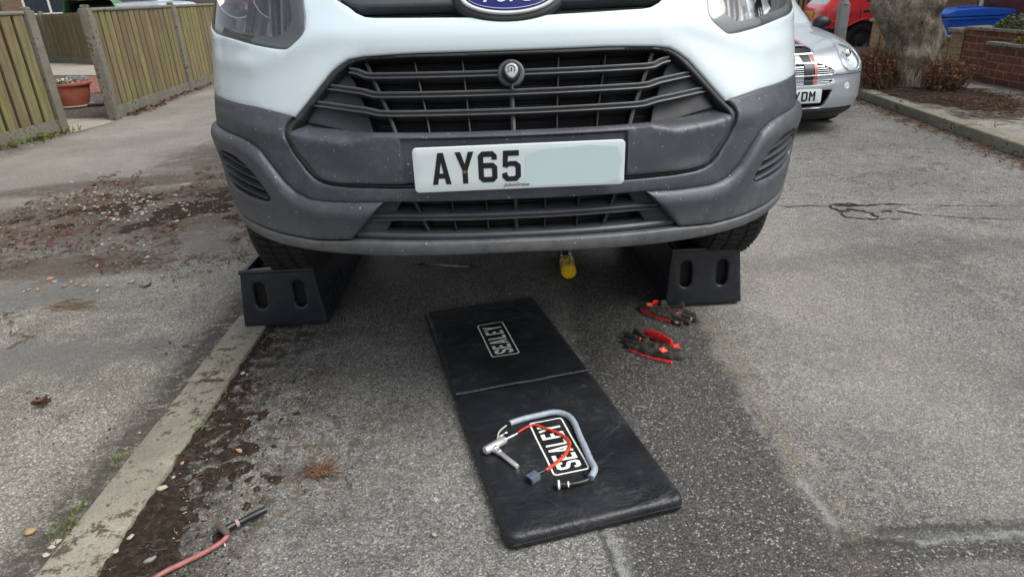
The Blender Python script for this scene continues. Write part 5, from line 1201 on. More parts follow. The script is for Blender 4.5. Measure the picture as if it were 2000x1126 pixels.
# loose clump of dead plant stems on the road
O = G(627, 925); cl = empty('dead_stem_clump', (O.x, O.y, .004), label='clump of dead brown stems on the road between kerb and mat', cat='dead plant')
mb = MB()
for k in range(34):
    a = rp.choice([.35, 1.5, 2.9, -1.45, -.6, 4.0])+rp.gauss(0, .35); L_ = rp.uniform(.02, .075); q = Vector((rp.gauss(0, .010), rp.gauss(0, .010), 0)); twig(mb, q+Vector((math.cos(a), math.sin(a), 0))*L_*.45, L_, rp.uniform(.0014, .0034), .005, a, .016)
mb.build('stems', M['twig'], cl)
mb = MB()
for k in range(26): bit(mb, Vector((rp.gauss(0, .012), rp.gauss(0, .012), 0)), rp.uniform(.003, .008), .004)
mb.build('root_soil', M['soil'], cl)
for (px, py), lb_ in (((85, 797), 'curled dead brown leaf alone on the left verge'),):
    O = G(px, py); mb = MB()
    for k, (a, s) in enumerate(((.3, .030), (2.6, .026), (.9, .022))):
        c_, s_ = math.cos(a), math.sin(a); V = []
        for u in np.linspace(-1, 1, 7):
            for v in np.linspace(-1, 1, 5): ww = (1-abs(u)**2.2)*.42; V.append(((u*s)*c_-(v*ww*s)*s_, (u*s)*s_+(v*ww*s)*c_, .006+.012*v*v+.008*u*u+.004*k+.003*noise.noise((u*3, v*3, k))))
        mb.add(V, [(i*5+j, (i+1)*5+j, (i+1)*5+j+1, i*5+j+1) for i in range(6) for j in range(4)])
    tag(mb.build('dead_leaf', M['litter'], smooth=180, loc=(O.x, O.y, .008)), label=lb_, cat='leaf')
for px, py, L_, a, lb_ in ((592, 858, .045, 1.3, 'short brown twig standing apart above the stem clump'), (588, 795, .03, 1.5, 'tiny brown twig on the road right of the gutter soil'), (430, 905+95, .035, 1.5, 'short reddish twig on the road just above the hose fitting')):
    O = G(px, py); mb = MB(); twig(mb, Vector((0, 0, 0)), L_, .002, .004, a, .004); tag(mb.build('twig', M['twig'], loc=(O.x, O.y, 0)), label=lb_, cat='twig')
# white bird-dropping-like fleck on the road left of the mat
mb = MB(); O = G(850, 975); its = [(G(852+rp.gauss(0, 2), 975+rp.gauss(0, 8)), rp.uniform(.001, .0035), .003) for _ in range(12)]
scatter('white_flecks', simple('white_fleck', (.6, .6, .57), .7), its, bit, 'white flecks dropped on the road left of the mat', 'flecks')

# ================================================================== LEFT FENCES AND GARDEN
def fence(name, A, B, npan, label, z0=0., z1=1.22, axis='y', side=1, mat='wood_y', first_post=True, bw=.15, z0b=None, rail=True):
    A = Vector((*A, 0)); B = Vector((*B, 0)); f = empty(name, A, label=label, cat='fence'); d = (B-A); L = d.length; d /= L; n_ = Vector((d.y, -d.x, 0))*side
    rf = random.Random(int(A.x*100)); z0b = z0 if z0b is None else z0b
    for k in range(npan):
        a = d*(L*k/npan+.065); b = d*(L*(k+1)/npan-.065); ln = (b-a).length; dzk = (z0b-z0)*(k+.5)/npan
        mb = MB(); nb = int(ln/bw)
        T = Matrix.Translation(a+Vector((0, 0, z0+dzk))) @ Matrix(((d.x, n_.x, 0, 0), (d.y, n_.y, 0, 0), (0, 0, 1, 0), (0, 0, 0, 1)))
        for i in range(nb):
            x0 = ln*i/nb; x1 = ln*(i+1)/nb; h0 = .15+rf.uniform(-.004, .004); h1 = z1-.03+rf.uniform(-.006, .003); o = rf.uniform(-.003, .003)
            V = [T @ Vector(q) for q in ((x0+.030, -.006+o, h0), (x1-.016, -.006+o, h0), (x1-.016, .022+o, h0), (x0+.030, .016+o, h0), (x0+.030, -.006+o, h1), (x1-.016, -.006+o, h1), (x1-.016, .022+o, h1), (x0+.030, .016+o, h1))]
            mb.add(V, [(0, 1, 5, 4), (1, 2, 6, 5), (2, 3, 7, 6), (3, 0, 4, 7), (4, 5, 6, 7)])
        mb.build('board_panel', M[mat], f); mb = MB(); mb.box(0, ln, -.026, -.014, .15, z1-.04, T); mb.build('gap_shade_back', M['gapshade'], f)  # dark sheet added behind the boards, painted as shadow in the gaps
        if rail:
            mb = MB(); mb.tube([T @ Vector((-.01, .010, z1-.012)), T @ Vector((ln+.01, .010, z1-.012))], .024, 10); mb.build('capping_rail', M['post'], f, smooth=60)
        mb = MB(); mb.box(-.02, ln+.02, -.022, .030, -.04, .15, T); mb.build('gravel_board', M['post'], f)
        for zz in (.35, .95): mb = MB(); mb.box(0, ln, -.065, -.028, zz, zz+.06, T); mb.build('rail', M[mat], f)
    for k in range(0 if first_post else 1, npan+1):
        p = d*(L*k/npan); dzk = (z0b-z0)*k/npan
        T = Matrix.Translation(p+Vector((0, 0, z0+dzk))) @ Matrix(((d.x, n_.x, 0, 0), (d.y, n_.y, 0, 0), (0, 0, 1, 0), (0, 0, 0, 1)))
        mb = MB(); w_ = .055
        mb.box(-w_, w_, -w_, w_, -.3, z1+.01, T, .012); mb.box(-w_*.7, w_*.7, -w_*.75, w_*.75, z1+.0, z1+.045, T, .018); mb.build('post', M['post'], f, smooth=40)
    return f
fence('board_fence', (-5.42, 3.1), (-4.79, 7.50), 2, 'weathered greenish board fence left of the garden opening, nearest the camera', side=1)
fence('board_fence', (-4.62, 8.28), (-5.12, 15.85), 3, 'board fence right of the garden opening, running back behind the van', side=1)
fence('garden_fence', (-9.95, 17.6), (-14.2, 21.4), 2, 'grey weathered fence across the back of the garden, beyond the flower pot', mat='wood_x', side=-1, bw=.12, rail=False)
# flower pot
P_ = G(150, 207); pot = empty('flower_pot', (P_.x, P_.y, -.01), label='terracotta flower pot with pale flowers in the garden opening', cat='flower pot')
mb = MB(); mb.lathe([(0, 0), (.155, 0), (.165, .01), (.205, .13), (.222, .22), (.228, .255), (.255, .262), (.262, .275), (.258, .300), (.246, .302), (.238, .28), (0, .27)], Matrix.Translation((0, 0, .03)), 40); mb.build('pot', M['terra'], pot, smooth=40)
mb = MB(); mb.lathe([(0, 0), (.20, 0), (.23, .018), (.225, .03), (0, .028)], None, 32); mb.build('saucer', simple('stone_saucer', (.26, .24, .17), .8), pot, smooth=40)
def tuft(mb, c, n, s, h, size):
    for _ in range(n): p = Vector((c[0]+rp.gauss(0, s), c[1]+rp.gauss(0, s), 0)); leaf(mb, p, size*rp.uniform(.6, 1.2), c[2]+rp.random()*h)
mb = MB(); tuft(mb, (-.12, 0, .30), 120, .07, .06, .03); mb.build('leaves', M['leaf'], pot)
mb = MB(); tuft(mb, (-.06, -.04, .33), 60, .06, .05, .024); mb.build('flowers', M['pale'], pot)
mb = MB(); tuft(mb, (.09, 0, .31), 170, .06, .10, .022); mb.build('silver_foliage', M['silverleaf'], pot)
mb = MB(); mb.box(.20, .42, -.10, .04, 0, .035, b=.006)
tag(mb.build('dark_slab', M['dark'], loc=(P_.x, P_.y, -.01)), label='thin dark slab on the ground beside the terracotta pot', cat='slab')

# ================================================================== HOUSES
def house(name, x, y, w_, dp, hgt, rot, label, wall='house', base=0., low=False):
    h = empty(name, (x, y, base), (0, 0, rot), label=label, cat='house')
    # local front faces -y
    wins = [(-w_*.28, 1.15, 2.3, 1.15), (w_*.24, 1.15, 1.9, 1.15), (-w_*.28, 3.6, 2.0, 1.1), (w_*.24, 3.6, 1.6, 1.1)]
    if low: wins[0] = (-w_*.24, .14, 3.0, 2.1); wins[1] = (w_*.24, .14, 3.0, 2.1)
    S_ = flat((0, 0, 0), (1, 0, 0), (0, 0, 1)); hs_ = [[(a-b/2, z), (a+b/2, z), (a+b/2, z+c), (a-b/2, z+c)] for a, z, b, c in wins]+[[(-.45, 0.02), (.45, 0.02), (.45, 2.1), (-.45, 2.1)]]
    panel('wall', [(-w_/2, 0), (w_/2, 0), (w_/2, hgt), (-w_/2, hgt)], S_, M[wall], h, holes=hs_, rnd=0, depth=.12, step=3, edge=3)
    mb = MB(); mb.box(-w_/2, w_/2, .13, dp, 0, hgt); mb.build('core', simple('dark_room', (.05, .045, .04), .9), h)
    mb = MB(); T = None
    mb.add([(-w_/2-.2, -.3, hgt), (w_/2+.2, -.3, hgt), (w_/2+.2, dp+.3, hgt), (-w_/2-.2, dp+.3, hgt), (-w_/2-.2, dp/2, hgt+2.2), (w_/2+.2, dp/2, hgt+2.2)], [(0, 1, 5, 4), (2, 3, 4, 5), (0, 4, 3), (1, 2, 5), (0, 3, 2, 1)])
    mb.build('roof', simple('roof_tiles', (.12, .06, .045), .8, bumpsc=8, bd=.02), h)
    for a, z, b, c in wins:
        mb = MB(); 
        for x0, x1, z0, z1 in ((a-b/2, a+b/2, z, z+.07), (a-b/2, a+b/2, z+c-.07, z+c), (a-b/2, a-b/2+.07, z+.07, z+c-.07), (a+b/2-.07, a+b/2, z+.07, z+c-.07), (a-.035, a+.035, z+.07, z+c-.07)): mb.box(x0, x1, .03, .09, z0, z1)
        f = mb.build('window', M['white'], h); mb = MB(); mb.box(a-b/2+.02, a+b/2-.02, .055, .07, z+.02, z+c-.02); mb.build('pane', M['glass'], f)
        mb = MB(); mb.box(a-b/2-.06, a+b/2+.06, -.06, .02, z-.07, z-.002); mb.build('sill', M['white'], f)
    mb = MB(); mb.box(-.44, .44, .05, .10, .03, 2.09, b=.01); d = mb.build('door', simple('door_paint', (.05, .10, .07), .4), h)
    mb = MB(); mb.box(.32, .36, .0, .05, 1.0, 1.12, b=.005); mb.build('handle', M['chrome'], d); return h
house('house', -18.5, 27, 9, 8, 5.2, 0, 'pale house with white framed windows behind the garden fence, top left')
house('house', 7.7, 8.0, 9, 8, 5.2, R(-90), 'brick house with white window frames behind the blue bin, top right', low=True)
house('house', 9.8, 24, 9, 8, 5.2, R(-90), 'brick house further along, behind the red car')
house('house', -13.5, 6.0, 8, 8, 5.2, R(90), 'brick house left of the front garden, outside the picture')

# ================================================================== RIGHT SIDE: WALLS, BIN, POST
def bwall(name, x0, x1, y0, y1, z1, brick, label, cop=.035, over=.03, piers=()):
    wl = empty(name, (0, 0, 0), label=label, cat='wall')
    mb = MB(); mb.box(x0, x1, y0, y1, -.05, z1); mb.build('brickwork', M[brick], wl)
    mb = MB(); n_ = max(1, int((y1-y0)/.6)); 
    for i in range(n_): mb.box(x0-over, x1+over, y0+(y1-y0)*i/n_+.002, y0+(y1-y0)*(i+1)/n_-.002, z1+.002, z1+cop, b=.008)
    mb.build('coping', M['coping'], wl, smooth=40)
    for (a, b, h) in piers:
        mb = MB(); mb.box(x0-.012, x1+.06, a, b, -.05, h); mb.build('pier', M[brick], wl)
        mb = MB(); mb.box(x0-.05, x1+.09, a-.03, b+.03, h+.002, h+.045, b=.01); mb.build('pier_cap', M['coping'], wl, smooth=40)
    return wl
bwall('brick_wall', 5.20, 5.40, 2.0, 7.96, .575, 'brick_r', 'low red brick wall with stone coping at the right edge')
bwall('brick_wall', 5.23, 5.34, 8.28, 9.80, .44, 'brick_y', 'low buff brick wall between the tree and the red brick wall', piers=((8.01, 8.25, .535), (9.83, 10.05, .575)))
lo = empty('planter_wall', (0, 0, 0), label='lower coping of a small planter in front of the red wall', cat='planter')
mb = MB(); mb.box(5.10, 5.19, 2.0, 7.38, .07, .455); mb.build('brickwork', M['brick_r'], lo)
mb = MB(); mb.box(5.07, 5.193, 2.0, 7.41, .457, .49, b=.008); mb.build('coping', M['coping'], lo, smooth=40)
def bush(name, x, y, z, sx, sy, h, n, mat, label, size=.02):
    b = empty(name, (x, y, z), label=label, cat='plant'); mb = MB()
    for _ in range(n):
        u, v = rp.uniform(-1, 1), rp.uniform(-1, 1)
        if u*u+v*v > 1: continue
        leaf(mb, Vector((u*sx, v*sy, 0)), size*rp.uniform(.6, 1.2), rp.random()*h*(1-u*u-v*v)+.005)
    mb.build('foliage', mat, b)
    mb = MB()
    for _ in range(14): mb.tube([(rp.gauss(0, sx*.3), rp.gauss(0, sy*.3), 0), (rp.gauss(0, sx*.5), rp.gauss(0, sy*.5), h*.7)], .002, 4, False)
    mb.build('stem', M['twig'], b)
bush('wall_plant', 5.30, 7.32, .61, .10, .34, .14, 900, simple('sage_leaf', (.16, .21, .09), .8, var=.5, sc=30), 'grey green trailing plant growing on the red wall coping', .022)
bush('wall_plant', 5.14, 6.98, .49, .04, .14, .07, 200, simple('lime_leaf', (.26, .28, .06), .8, var=.5, sc=30), 'yellow green plant on the lower planter coping at the right edge', .016)
# garden ground right, driveway
sheet('driveway', [(5.4, 2), (9.4, 2), (9.4, 60), (5.26, 60), (5.34, 8)], -.02, M['pave'])
# wheeled bin
bn = empty('wheeled_bin', (5.93, 9.15, -.01), (0, 0, R(-3)), label='blue wheeled recycling bin behind the buff brick wall', cat='bin')
bz = .66
def frus(mb, x0, x1, y0, y1, z0, z1, k):
    cx, cy = (x0+x1)/2, (y0+y1)/2; hx, hy = (x1-x0)/2, (y1-y0)/2
    V = [(cx+a*hx*q, cy+b*hy*q, z) for z, q in ((z0, k), (z1, 1)) for a, b in ((-1, -1), (1, -1), (1, 1), (-1, 1))]
    mb.add(V, [(3, 2, 1, 0), (4, 5, 6, 7), (0, 1, 5, 4), (1, 2, 6, 5), (2, 3, 7, 6), (3, 0, 4, 7)])
mb = MB(); frus(mb, -.36, .30, -.28, .28, .05, bz, .84); mb.build('bin_body', M['blue'], bn)
mb = MB(); mb.box(-.38, .33, -.30, .30, bz-.035, bz-.004, b=.008); mb.build('rim', M['blue'], bn, smooth=40)
V = []; 
for (x, z) in ((-.40, bz+.002), (-.40, bz+.05), (-.30, bz+.085), (.10, bz+.095), (.30, bz+.08), (.42, bz+.055), (.40, bz+.01), (.34, bz+.002)): V += [(x, -.31, z), (x, .31, z)]
n_ = 8; F = [(2*i, 2*((i+1) % n_), 2*((i+1) % n_)+1, 2*i+1) for i in range(n_)]+[[2*i for i in range(n_)][::-1], [2*i+1 for i in range(n_)]]
lid = mesh('lid', V, F, M['blue'], bn); bv = lid.modifiers.new('b', 'BEVEL'); bv.width = .012; bv.segments = 2
for yy in (-.05, .05): mb = MB(); mb.box(-.10, .16, yy-.01, yy+.01, bz+.085, bz+.108, b=.004); mb.build('lid_rib', M['blue'], bn)
mb = MB(); mb.tube([(-.43, -.22, bz+.02), (-.43, .22, bz+.02)], .014, 10); mb.build('handle', M['blue'], bn, smooth=50)
mb = MB(); mb.box(-.215, -.085, -.279, -.272, .47, .525); st = mb.build('sticker', M['white'], bn)
mb = MB(); mb.box(-.185, -.115, -.281, -.2795, .485, .51); mb.build('sticker_print', M['rubble'], st)
for yy in (-.25, .25): mb = MB(); mb.lathe([(0, -.025), (.10, -.025), (.10, .025), (0, .025)], Matrix.Translation((-.28, yy, .10)) @ Matrix.Rotation(R(90), 4, 'X'), 20); mb.build('wheel', M['rubber'], bn, smooth=40)
# house number block on a white post
hp = empty('number_block', (6.55, 8.9, 0), (0, 0, 0), label='white block with house number 18 on a post behind the wall', cat='house number')
mb = MB(); mb.box(-.04, .04, -.03, .03, 0, .52); mb.build('post', M['white'], hp)
mb = MB(); mb.box(-.08, .08, -.04, .04, .522, .66, b=.006); mb.build('block', M['white'], hp, smooth=40)
font_text('18', flat((-.05, -.0405, .555), (1, 0, 0), (0, 0, 1)), 0, 0, .11, M['ink'], hp, 'number_lettering', off=.0015, bold=.002)
# galvanised lamp column
lp_ = empty('lamp_column', (4.10, 8.62, .08), label='grey steel lamp column with a wider lower section, beside the silver car', cat='lamp post')
mb = MB(); mb.box(-.055, .055, -.048, .048, 0, .80, b=.010); mb.build('base_section', M['lamp'], lp_, smooth=40)
mb = MB(); mb.lathe([(.058, .795), (.034, .86), (.034, .90)], None, 20); mb.build('shoulder', M['lamp'], lp_, smooth=40)
mb = MB(); mb.lathe([(.0325, .86), (.030, 5.0), (0, 5.0)], None, 20); mb.tube([(0, 0, 4.9), (-.3, 0, 5.15), (-.9, 0, 5.2)], .025, 10); mb.build('pole', M['lamp'], lp_, smooth=40)
mb = MB(); mb.box(-1.3, -.85, -.10, .10, 5.14, 5.26, b=.03); mb.build('lamp_head', M['lamp'], lp_, smooth=40)
mb = MB(); mb.lathe([(0, .001), (.007, 0)], Matrix.Translation((.01, -.0495, .52)) @ Matrix.Rotation(R(90), 4, 'X'), 10); mb.build('lock_hole', M['black'], lp_)

# ================================================================== STREET TREE
tr = empty('street_tree', (4.42, 7.45, .08), label='thick grey barked street tree with burrs and bushy brown shoots at its foot', cat='tree')
cl_ = [(-.1, 0, 0, .40), (0., 0, 0, .35), (.12, -.03, 0, .30), (.30, -.08, 0, .265), (.45, -.13, 0, .262), (.60, -.18, 0, .285), (.78, -.23, 0, .315), (.95, -.27, 0, .32), (1.3, -.30, .02, .28), (1.9, -.28, .05, .25), (2.6, -.22, .06, .23), (3.2, -.16, .05, .21)]
V = []; F = []; nz = 150; na = 90
for j in range(nz):
    z = -.1+3.3*(j/(nz-1))**1.35; cx = np.interp(z, [q[0] for q in cl_], [q[1] for q in cl_]); cy = np.interp(z, [q[0] for q in cl_], [q[2] for q in cl_]); r = np.interp(z, [q[0] for q in cl_], [q[3] for q in cl_])
    for i in range(na):
        a = 2*PI*i/na; d = Vector((math.cos(a), math.sin(a), 0)); q = d*r+Vector((0, 0, z))
        dr = .05*noise.noise(q*3.2)+.028*noise.noise(q*8)+.014*noise.noise(Vector((q.x*22, q.y*22, q.z*11)))+.02*abs(math.sin(a*3.5+z))*max(0, 1-z/.35)
        for (ba, bz_, br, bw_) in ((-.35, .52, .07, .16), (-.9, .80, .06, .13), (-1.3, .62, .05, .10), (-2.2, 1.05, .03, .12), (-.2, .86, .06, .12), (-1.8, .30, .04, .12)):
            da = math.atan2(math.sin(a-ba), math.cos(a-ba)); dr += br*math.exp(-((da*r)**2+(z-bz_)**2)/bw_**2*1.6)
        V.append((cx+d.x*(r+dr), cy+d.y*(r+dr), z))
for j in range(nz-1):
    for i in range(na): F.append((j*na+i, j*na+(i+1) % na, (j+1)*na+(i+1) % na, (j+1)*na+i))
mesh('trunk', V, F, M['bark'], tr, smooth=180)
rt_ = random.Random(9)
def limb(mb, p, d, L, r, dep):
    P = [p]; q = p; dd = d.copy(); n_ = 6
    for k in range(n_): dd = (dd+Vector((rt_.gauss(0, .16), rt_.gauss(0, .16), rt_.gauss(.05, .08)))).normalized(); q = q+dd*L/n_; P.append(q)
    mb.tube(P, [r*(1-.6*k/n_) for k in range(n_+1)], 8 if dep < 2 else 4, False)
    if dep < 4:
        for k in range(3 if dep else 4): i = rt_.randint(2, n_); a = (dd+Vector((rt_.gauss(0, .6), rt_.gauss(0, .6), rt_.uniform(0, .5)))).normalized(); limb(mb, P[i], a, L*.68, r*.42, dep+1)
mb = MB()
for a in (.3, 1.7, 3.0, 4.4): limb(mb, Vector((-.16, .05, 3.0)), Vector((math.cos(a)*.6, math.sin(a)*.6, 1)).normalized(), 2.2, .13, 0)
mb.build('crown', M['bark'], tr, smooth=180)
def shoots(c, out, spread, n, h, seed):
    r_ = random.Random(seed); mb = MB(); mb2 = MB()
    for k in range(n):
        a = out+r_.gauss(0, 1.0); p = Vector((c[0]+r_.gauss(0, spread), c[1]+r_.gauss(0, spread), r_.uniform(0, h*.55))); d = Vector((math.cos(a)*r_.uniform(.1, .8), math.sin(a)*r_.uniform(.1, .8), 1)).normalized(); L = r_.uniform(.06, .20)
        q = p+d*L*.6+Vector((r_.gauss(0, .02), r_.gauss(0, .02), 0)); e = p+d*L+Vector((r_.gauss(0, .03), r_.gauss(0, .03), 0))
        mb.tube([p, q, e], [.0035, .0028, .0015], 4, False)
        for _ in range(2):
            if r_.random() < .75:
                w_ = p.lerp(e, r_.uniform(.2, 1)); s = r_.uniform(.010, .024); T = Matrix.Translation(w_) @ Matrix.Rotation(r_.uniform(0, 6.28), 4, 'Z') @ Matrix.Rotation(r_.uniform(-1.4, 1.4), 4, 'X')
                mb2.add([T @ Vector(v) for v in ((-s, 0, 0), (0, s*.4, s*.15), (s, 0, 0), (0, -s*.4, s*.15))], [(0, 1, 2, 3)])
    mb.build('shoots', M['twig'], tr); mb2.build('shoot_leaves', M['shootleaf'], tr)
shoots((-.50, -.12), 3.3, .075, 800, .50, 1); shoots((-.02, -.50), -.9, .085, 900, .30, 2)

# ================================================================== CARS
def carbody(par, S, sc_w, sc_r, zc, ar, zb, zt, se, holes, mat, pts=None):
    half = [(0, zb), (sc_w-ar, zb)]+[(sc_w-ar*math.cos(PI*k/12), zc+ar*math.sin(PI*k/12)) for k in range(13)]+[(sc_w+ar, zb), (sc_r-ar, zb)]+[(sc_r-ar*math.cos(PI*k/12), zc+ar*math.sin(PI*k/12)) for k in range(13)]+[(sc_r+ar, zb), (se, zb), (se, zt), (0, zt)]
    outer = half+[(-a, b) for a, b in half[::-1] if a > 1e-9]
    b = panel('body', outer, S, mat, par, holes=holes, rnd=.004, depth=.02, step=.05, edge=.03, pts=pts)
    pr = [S.P(np.array([s]), np.array([zt]))[0] for s in np.linspace(-se, se, 60)]
    V = [tuple(p) for p in pr]+[(p[0]*.3, p[1]*.9+.15, zt+.03) for p in pr]; mesh('roof', V, [(i, i+1, 60+i+1, 60+i) for i in range(59)]+[list(range(60, 120))[::-1]], mat, par, smooth=60); return b
# silver hatchback facing the camera
mc = empty('hatchback_car', (2.22, 5.47, 0), label='silver small car with black and red bonnet stripe, facing the camera behind the van', cat='car'); mc.scale = (1, 1, .96)
MS = hull(.735, .42, 2.9, [.10, .17, .22, .30, .44, .47, .50, .56, .60, .66, .72, .77, .80, 1.10, 1.28, 1.34, 1.36],
          [.14, .06, .02, .0, .0, .012, .0, .02, .06, .14, .30, .60, .92, 1.34, 1.66, 2.0, 2.3], [.90, .95, .98, 1, 1, 1, 1, 1, .995, .98, .96, .95, .95, .82, .72, .66, .62], 3.35)
mhl = lambda s: [(s*(a), b) for a, b in [(.585+.105*math.cos(t)*(1-.12*math.sin(t)), .612+.094*math.sin(t)) for t in [2*PI*k/40 for k in range(40)]]]
msc = rounded([(-.25, .664), (.25, .664), (.27, .685), (.24, .708), (-.24, .708), (-.27, .685)], .014)
mgr = rounded([(-.40, .505), (.40, .505), (.37, .545), (.27, .588), (-.27, .588), (-.37, .545)], .03)
mlg = rounded([(-.40, .455), (.40, .455), (.34, .425), (-.34, .425)], .012)
mli = rounded([(-.40, .38), (.40, .38), (.34, .235), (-.34, .235)], .025)
mws = rounded([(-.72, .845), (.72, .845), (.80, 1.0), (.68, 1.30), (-.68, 1.30), (-.80, 1.0)], .05)
msw = rounded([(1.55, .87), (3.0, .87), (2.8, 1.22), (1.80, 1.22)], .05)
mfl = lambda s: ellipse(s*.53, .405, .030, .026, 20)
s_w = MS.s_at_y(.62+.10); s_r = MS.s_at_y(2.75); s_e = MS.s_at_y(3.34)
gp = np.concatenate([grid(-1.3, 1.3, .24, 1.34, .03), grid(-s_e, -1.32, .26, 1.34, .09), grid(1.32, s_e, .26, 1.34, .09)])
carbody(mc, MS, s_w, s_r, .29, .32, .225, 1.35, s_e, [mhl(1), mhl(-1), msc, mgr, mlg, mli, mws, msw, [(-a, b) for a, b in msw], mfl(1), mfl(-1)], M['silver'], gp)
panel('windscreen', mws, MS, M['skyglass'], mc, rnd=0, depth=.005, off=-.008, step=.06, edge=.05)
for mm in (0, 1): panel('side_window', msw, MS, M['glass'], mc, rnd=0, depth=.005, off=-.008, step=.08, edge=.06, mirror=mm)
panel('front_backing', rounded([(-.6, .15), (.6, .15), (.55, .72), (-.55, .72)], .02), MS, M['black'], mc, rnd=0, depth=0, off=-.07, step=.06, edge=.05)
g2 = empty('grille'); g2.parent = mc
def ringp(name, L, k, mat, par, S=MS, off=.006, w_=.012, **kw):
    c = np.mean(np.array(L), 0); o = [(a+(a-c[0])/max(.001, abs(a-c[0]))*0+np.sign(a-c[0])*w_*min(1, abs(a-c[0])/.05), b+np.sign(b-c[1])*w_*min(1, abs(b-c[1])/.01)) for a, b in L]
    return panel(name, o, S, mat, par, holes=[L], off=off, rnd=.004, depth=.02, step=.02, edge=.02)
ringp('grille_frame', mgr, 1, M['chrome'], g2); ringp('scoop_frame', msc, 1, M['chrome'], mc, w_=.010); ringp('lower_frame', mlg, 1, M['silver'], g2, w_=.006)
for z in (.518, .534, .550, .566):
    w_ = .385-max(0, z-.53)*2.0; mb = MB(); sweep(mb, MS, path_dens([(-w_, z), (w_, z)], .04), [(.004, -.02), (.003, 0), (-.003, 0), (-.004, -.02)], 0); mb.build('slat', M['chrome'], g2)
for z in (.434, .445):
    mb = MB(); sweep(mb, MS, path_dens([(-.36, z), (.36, z)], .04), [(.003, -.02), (.003, 0), (-.003, 0), (-.003, -.02)], 0); mb.build('slat', M['chrome'], g2)
panel('grille_badge', rrect(.03, .14, .605, .640, .004), MS, M['plate'], mc, off=.003, rnd=.001, depth=.004, step=.02, edge=.02)
font_text('O', MS, .075, .612, .03, M['ink'], mc, 'badge_mark', off=.0045)
font_text('S', MS, .27, .546, .03, M['stripered'], g2, 'grille_mark', off=.006)
for a, b, mt in ((.150, .222, 'ink'), (.227, .255, 'stripered')):
    for z0, z1 in ((.592, .664), (.716, .80)):
        panel('bonnet_stripe', [(a, z0), (b, z0), (b-.01, z1), (a-.01, z1)], MS, M[mt], mc, off=.0012, rnd=0, depth=0, step=.02, edge=.02)
    panel('grille_stripe', [(a, .506), (b, .506), (b, .584), (a, .584)], MS, M[mt], g2, off=.009, rnd=0, depth=0, step=.02, edge=.02)
    panel('bumper_stripe', [(a, .426), (b, .426), (b, .500), (a, .500)], MS, M[mt], mc, off=.003, rnd=0, depth=0, step=.02, edge=.02)
panel('bumper_seam', [(-.72, .4915), (.72, .4915), (.72, .4965), (-.72, .4965)], MS, M['ink'], mc, off=.0012, rnd=0, depth=0, step=.03, edge=.03)
for mm in (0, 1):
    sg = -1 if mm else 1; h_ = empty('headlight'); h_.parent = mc
    panel('bowl', mhl(sg), MS, simple('pale_reflector', (.80, .84, .84), .25, .25), h_, off=-.015, rnd=0, depth=0, step=.02, edge=.015, relief=lambda s, z: -.035*np.clip(1-((np.abs(s)-.585)/.1)**2-((z-.61)/.09)**2, 0, 1))
    ringp('rim', mhl(sg), 1, M['silver'], h_, w_=.008)
    P1, N1 = MS(np.array([sg*.575]), np.array([.635]))
    for dx, dz, r_ in ((0, 0, .040), (.03, -.065, .022)):
        T = Matrix.Translation(Vector(P1[0])+Vector((sg*dx, .035, dz))) @ Matrix.Rotation(R(90), 4, 'X'); mb = MB(); mb.lathe([(r_, 0), (r_*.9, .014), (r_*.5, .024), (0, .027)], T, 20); mb.build('projector', M['chrome'], h_, smooth=60)
    panel('lens', mhl(sg), MS, M['lens'], h_, off=.006, rnd=.006, depth=.004, step=.02, edge=.015)
    mb = MB(); P1, N1 = MS(np.array([sg*.53]), np.array([.405])); mb.lathe([(.030, 0), (.026, .006), (0, .008)], Matrix.Translation(Vector(P1[0])-Vector(N1[0])*.008) @ Vector(N1[0]).to_track_quat('Z', 'Y').to_matrix().to_4x4(), 20); mb.build('indicator', M['plate'], mc, smooth=50)
    mb = MB(); P1, N1 = MS(np.array([sg*.50]), np.array([.325])); mb.lathe([(.020, .001), (0, .001)], Matrix.Translation(Vector(P1[0])) @ Vector(N1[0]).to_track_quat('Z', 'Y').to_matrix().to_4x4(), 16) if False else None
    P1, N1 = MS(np.array([sg*1.30]), np.array([.86])); q = Vector((sg*.69, 1.10, .82))
    mm_ = empty('mirror'); mm_.parent = mc; bm = bmesh.new(); bmesh.ops.create_uvsphere(bm, u_segments=20, v_segments=12, radius=1)
    for v in bm.verts: v.co = Vector((v.co.x*.085, v.co.y*.055 if v.co.y < 0 else v.co.y*.02, v.co.z*.056))+q+Vector((sg*.03, 0, .02))
    me = bpy.data.meshes.new('mirror_shell'); bm.to_mesh(me); bm.free(); me.polygons.foreach_set('use_smooth', [True]*len(me.polygons)); me.materials.append(M['dark']); o = bpy.data.objects.new('mirror_shell', me); COL.objects.link(o); o.parent = mm_
    mb = MB(); mb.tube([q+Vector((-sg*.10, .01, -.04)), q+Vector((0, 0, -.01))], .016, 8); mb.build('mirror_arm', M['dark'], mm_, smooth=50)
    wheel(mc, sg*.66, .72, .29, .285, .17, sg, False); wheel(mc, sg*.66, 2.75, .29, .285, .17, sg, False)
low_ = [(-.70, .215), (.70, .215), (.66, .15), (.40, .12), (-.40, .12), (-.66, .15)]
panel('lower_skirt', low_, MS, M['dark'], mc, off=.004, rnd=.006, depth=.05, step=.03, edge=.03)
mb = MB(); mb.box(-.66, .66, .35, 3.2, .16, .26); mb.build('underbody', M['dark'], mc)
mp_ = empty('number_plate'); mp_.parent = mc
MPF = flat((.035, -.012, .338), (1, 0, 0), (0, 0, 1)); panel('plate_face', rrect(-.26, .26, -.0555, .0555, .01), MPF, M['plate'], mp_, off=.002, rnd=.001, depth=.012, step=.05, edge=.03)
letters('55 YDM', MPF, -.112, -.038, .078, M['ink'], mp_, 'plate_lettering', off=.004, gap=11)
P1, N1 = MS(np.array([.49]), np.array([.318]))

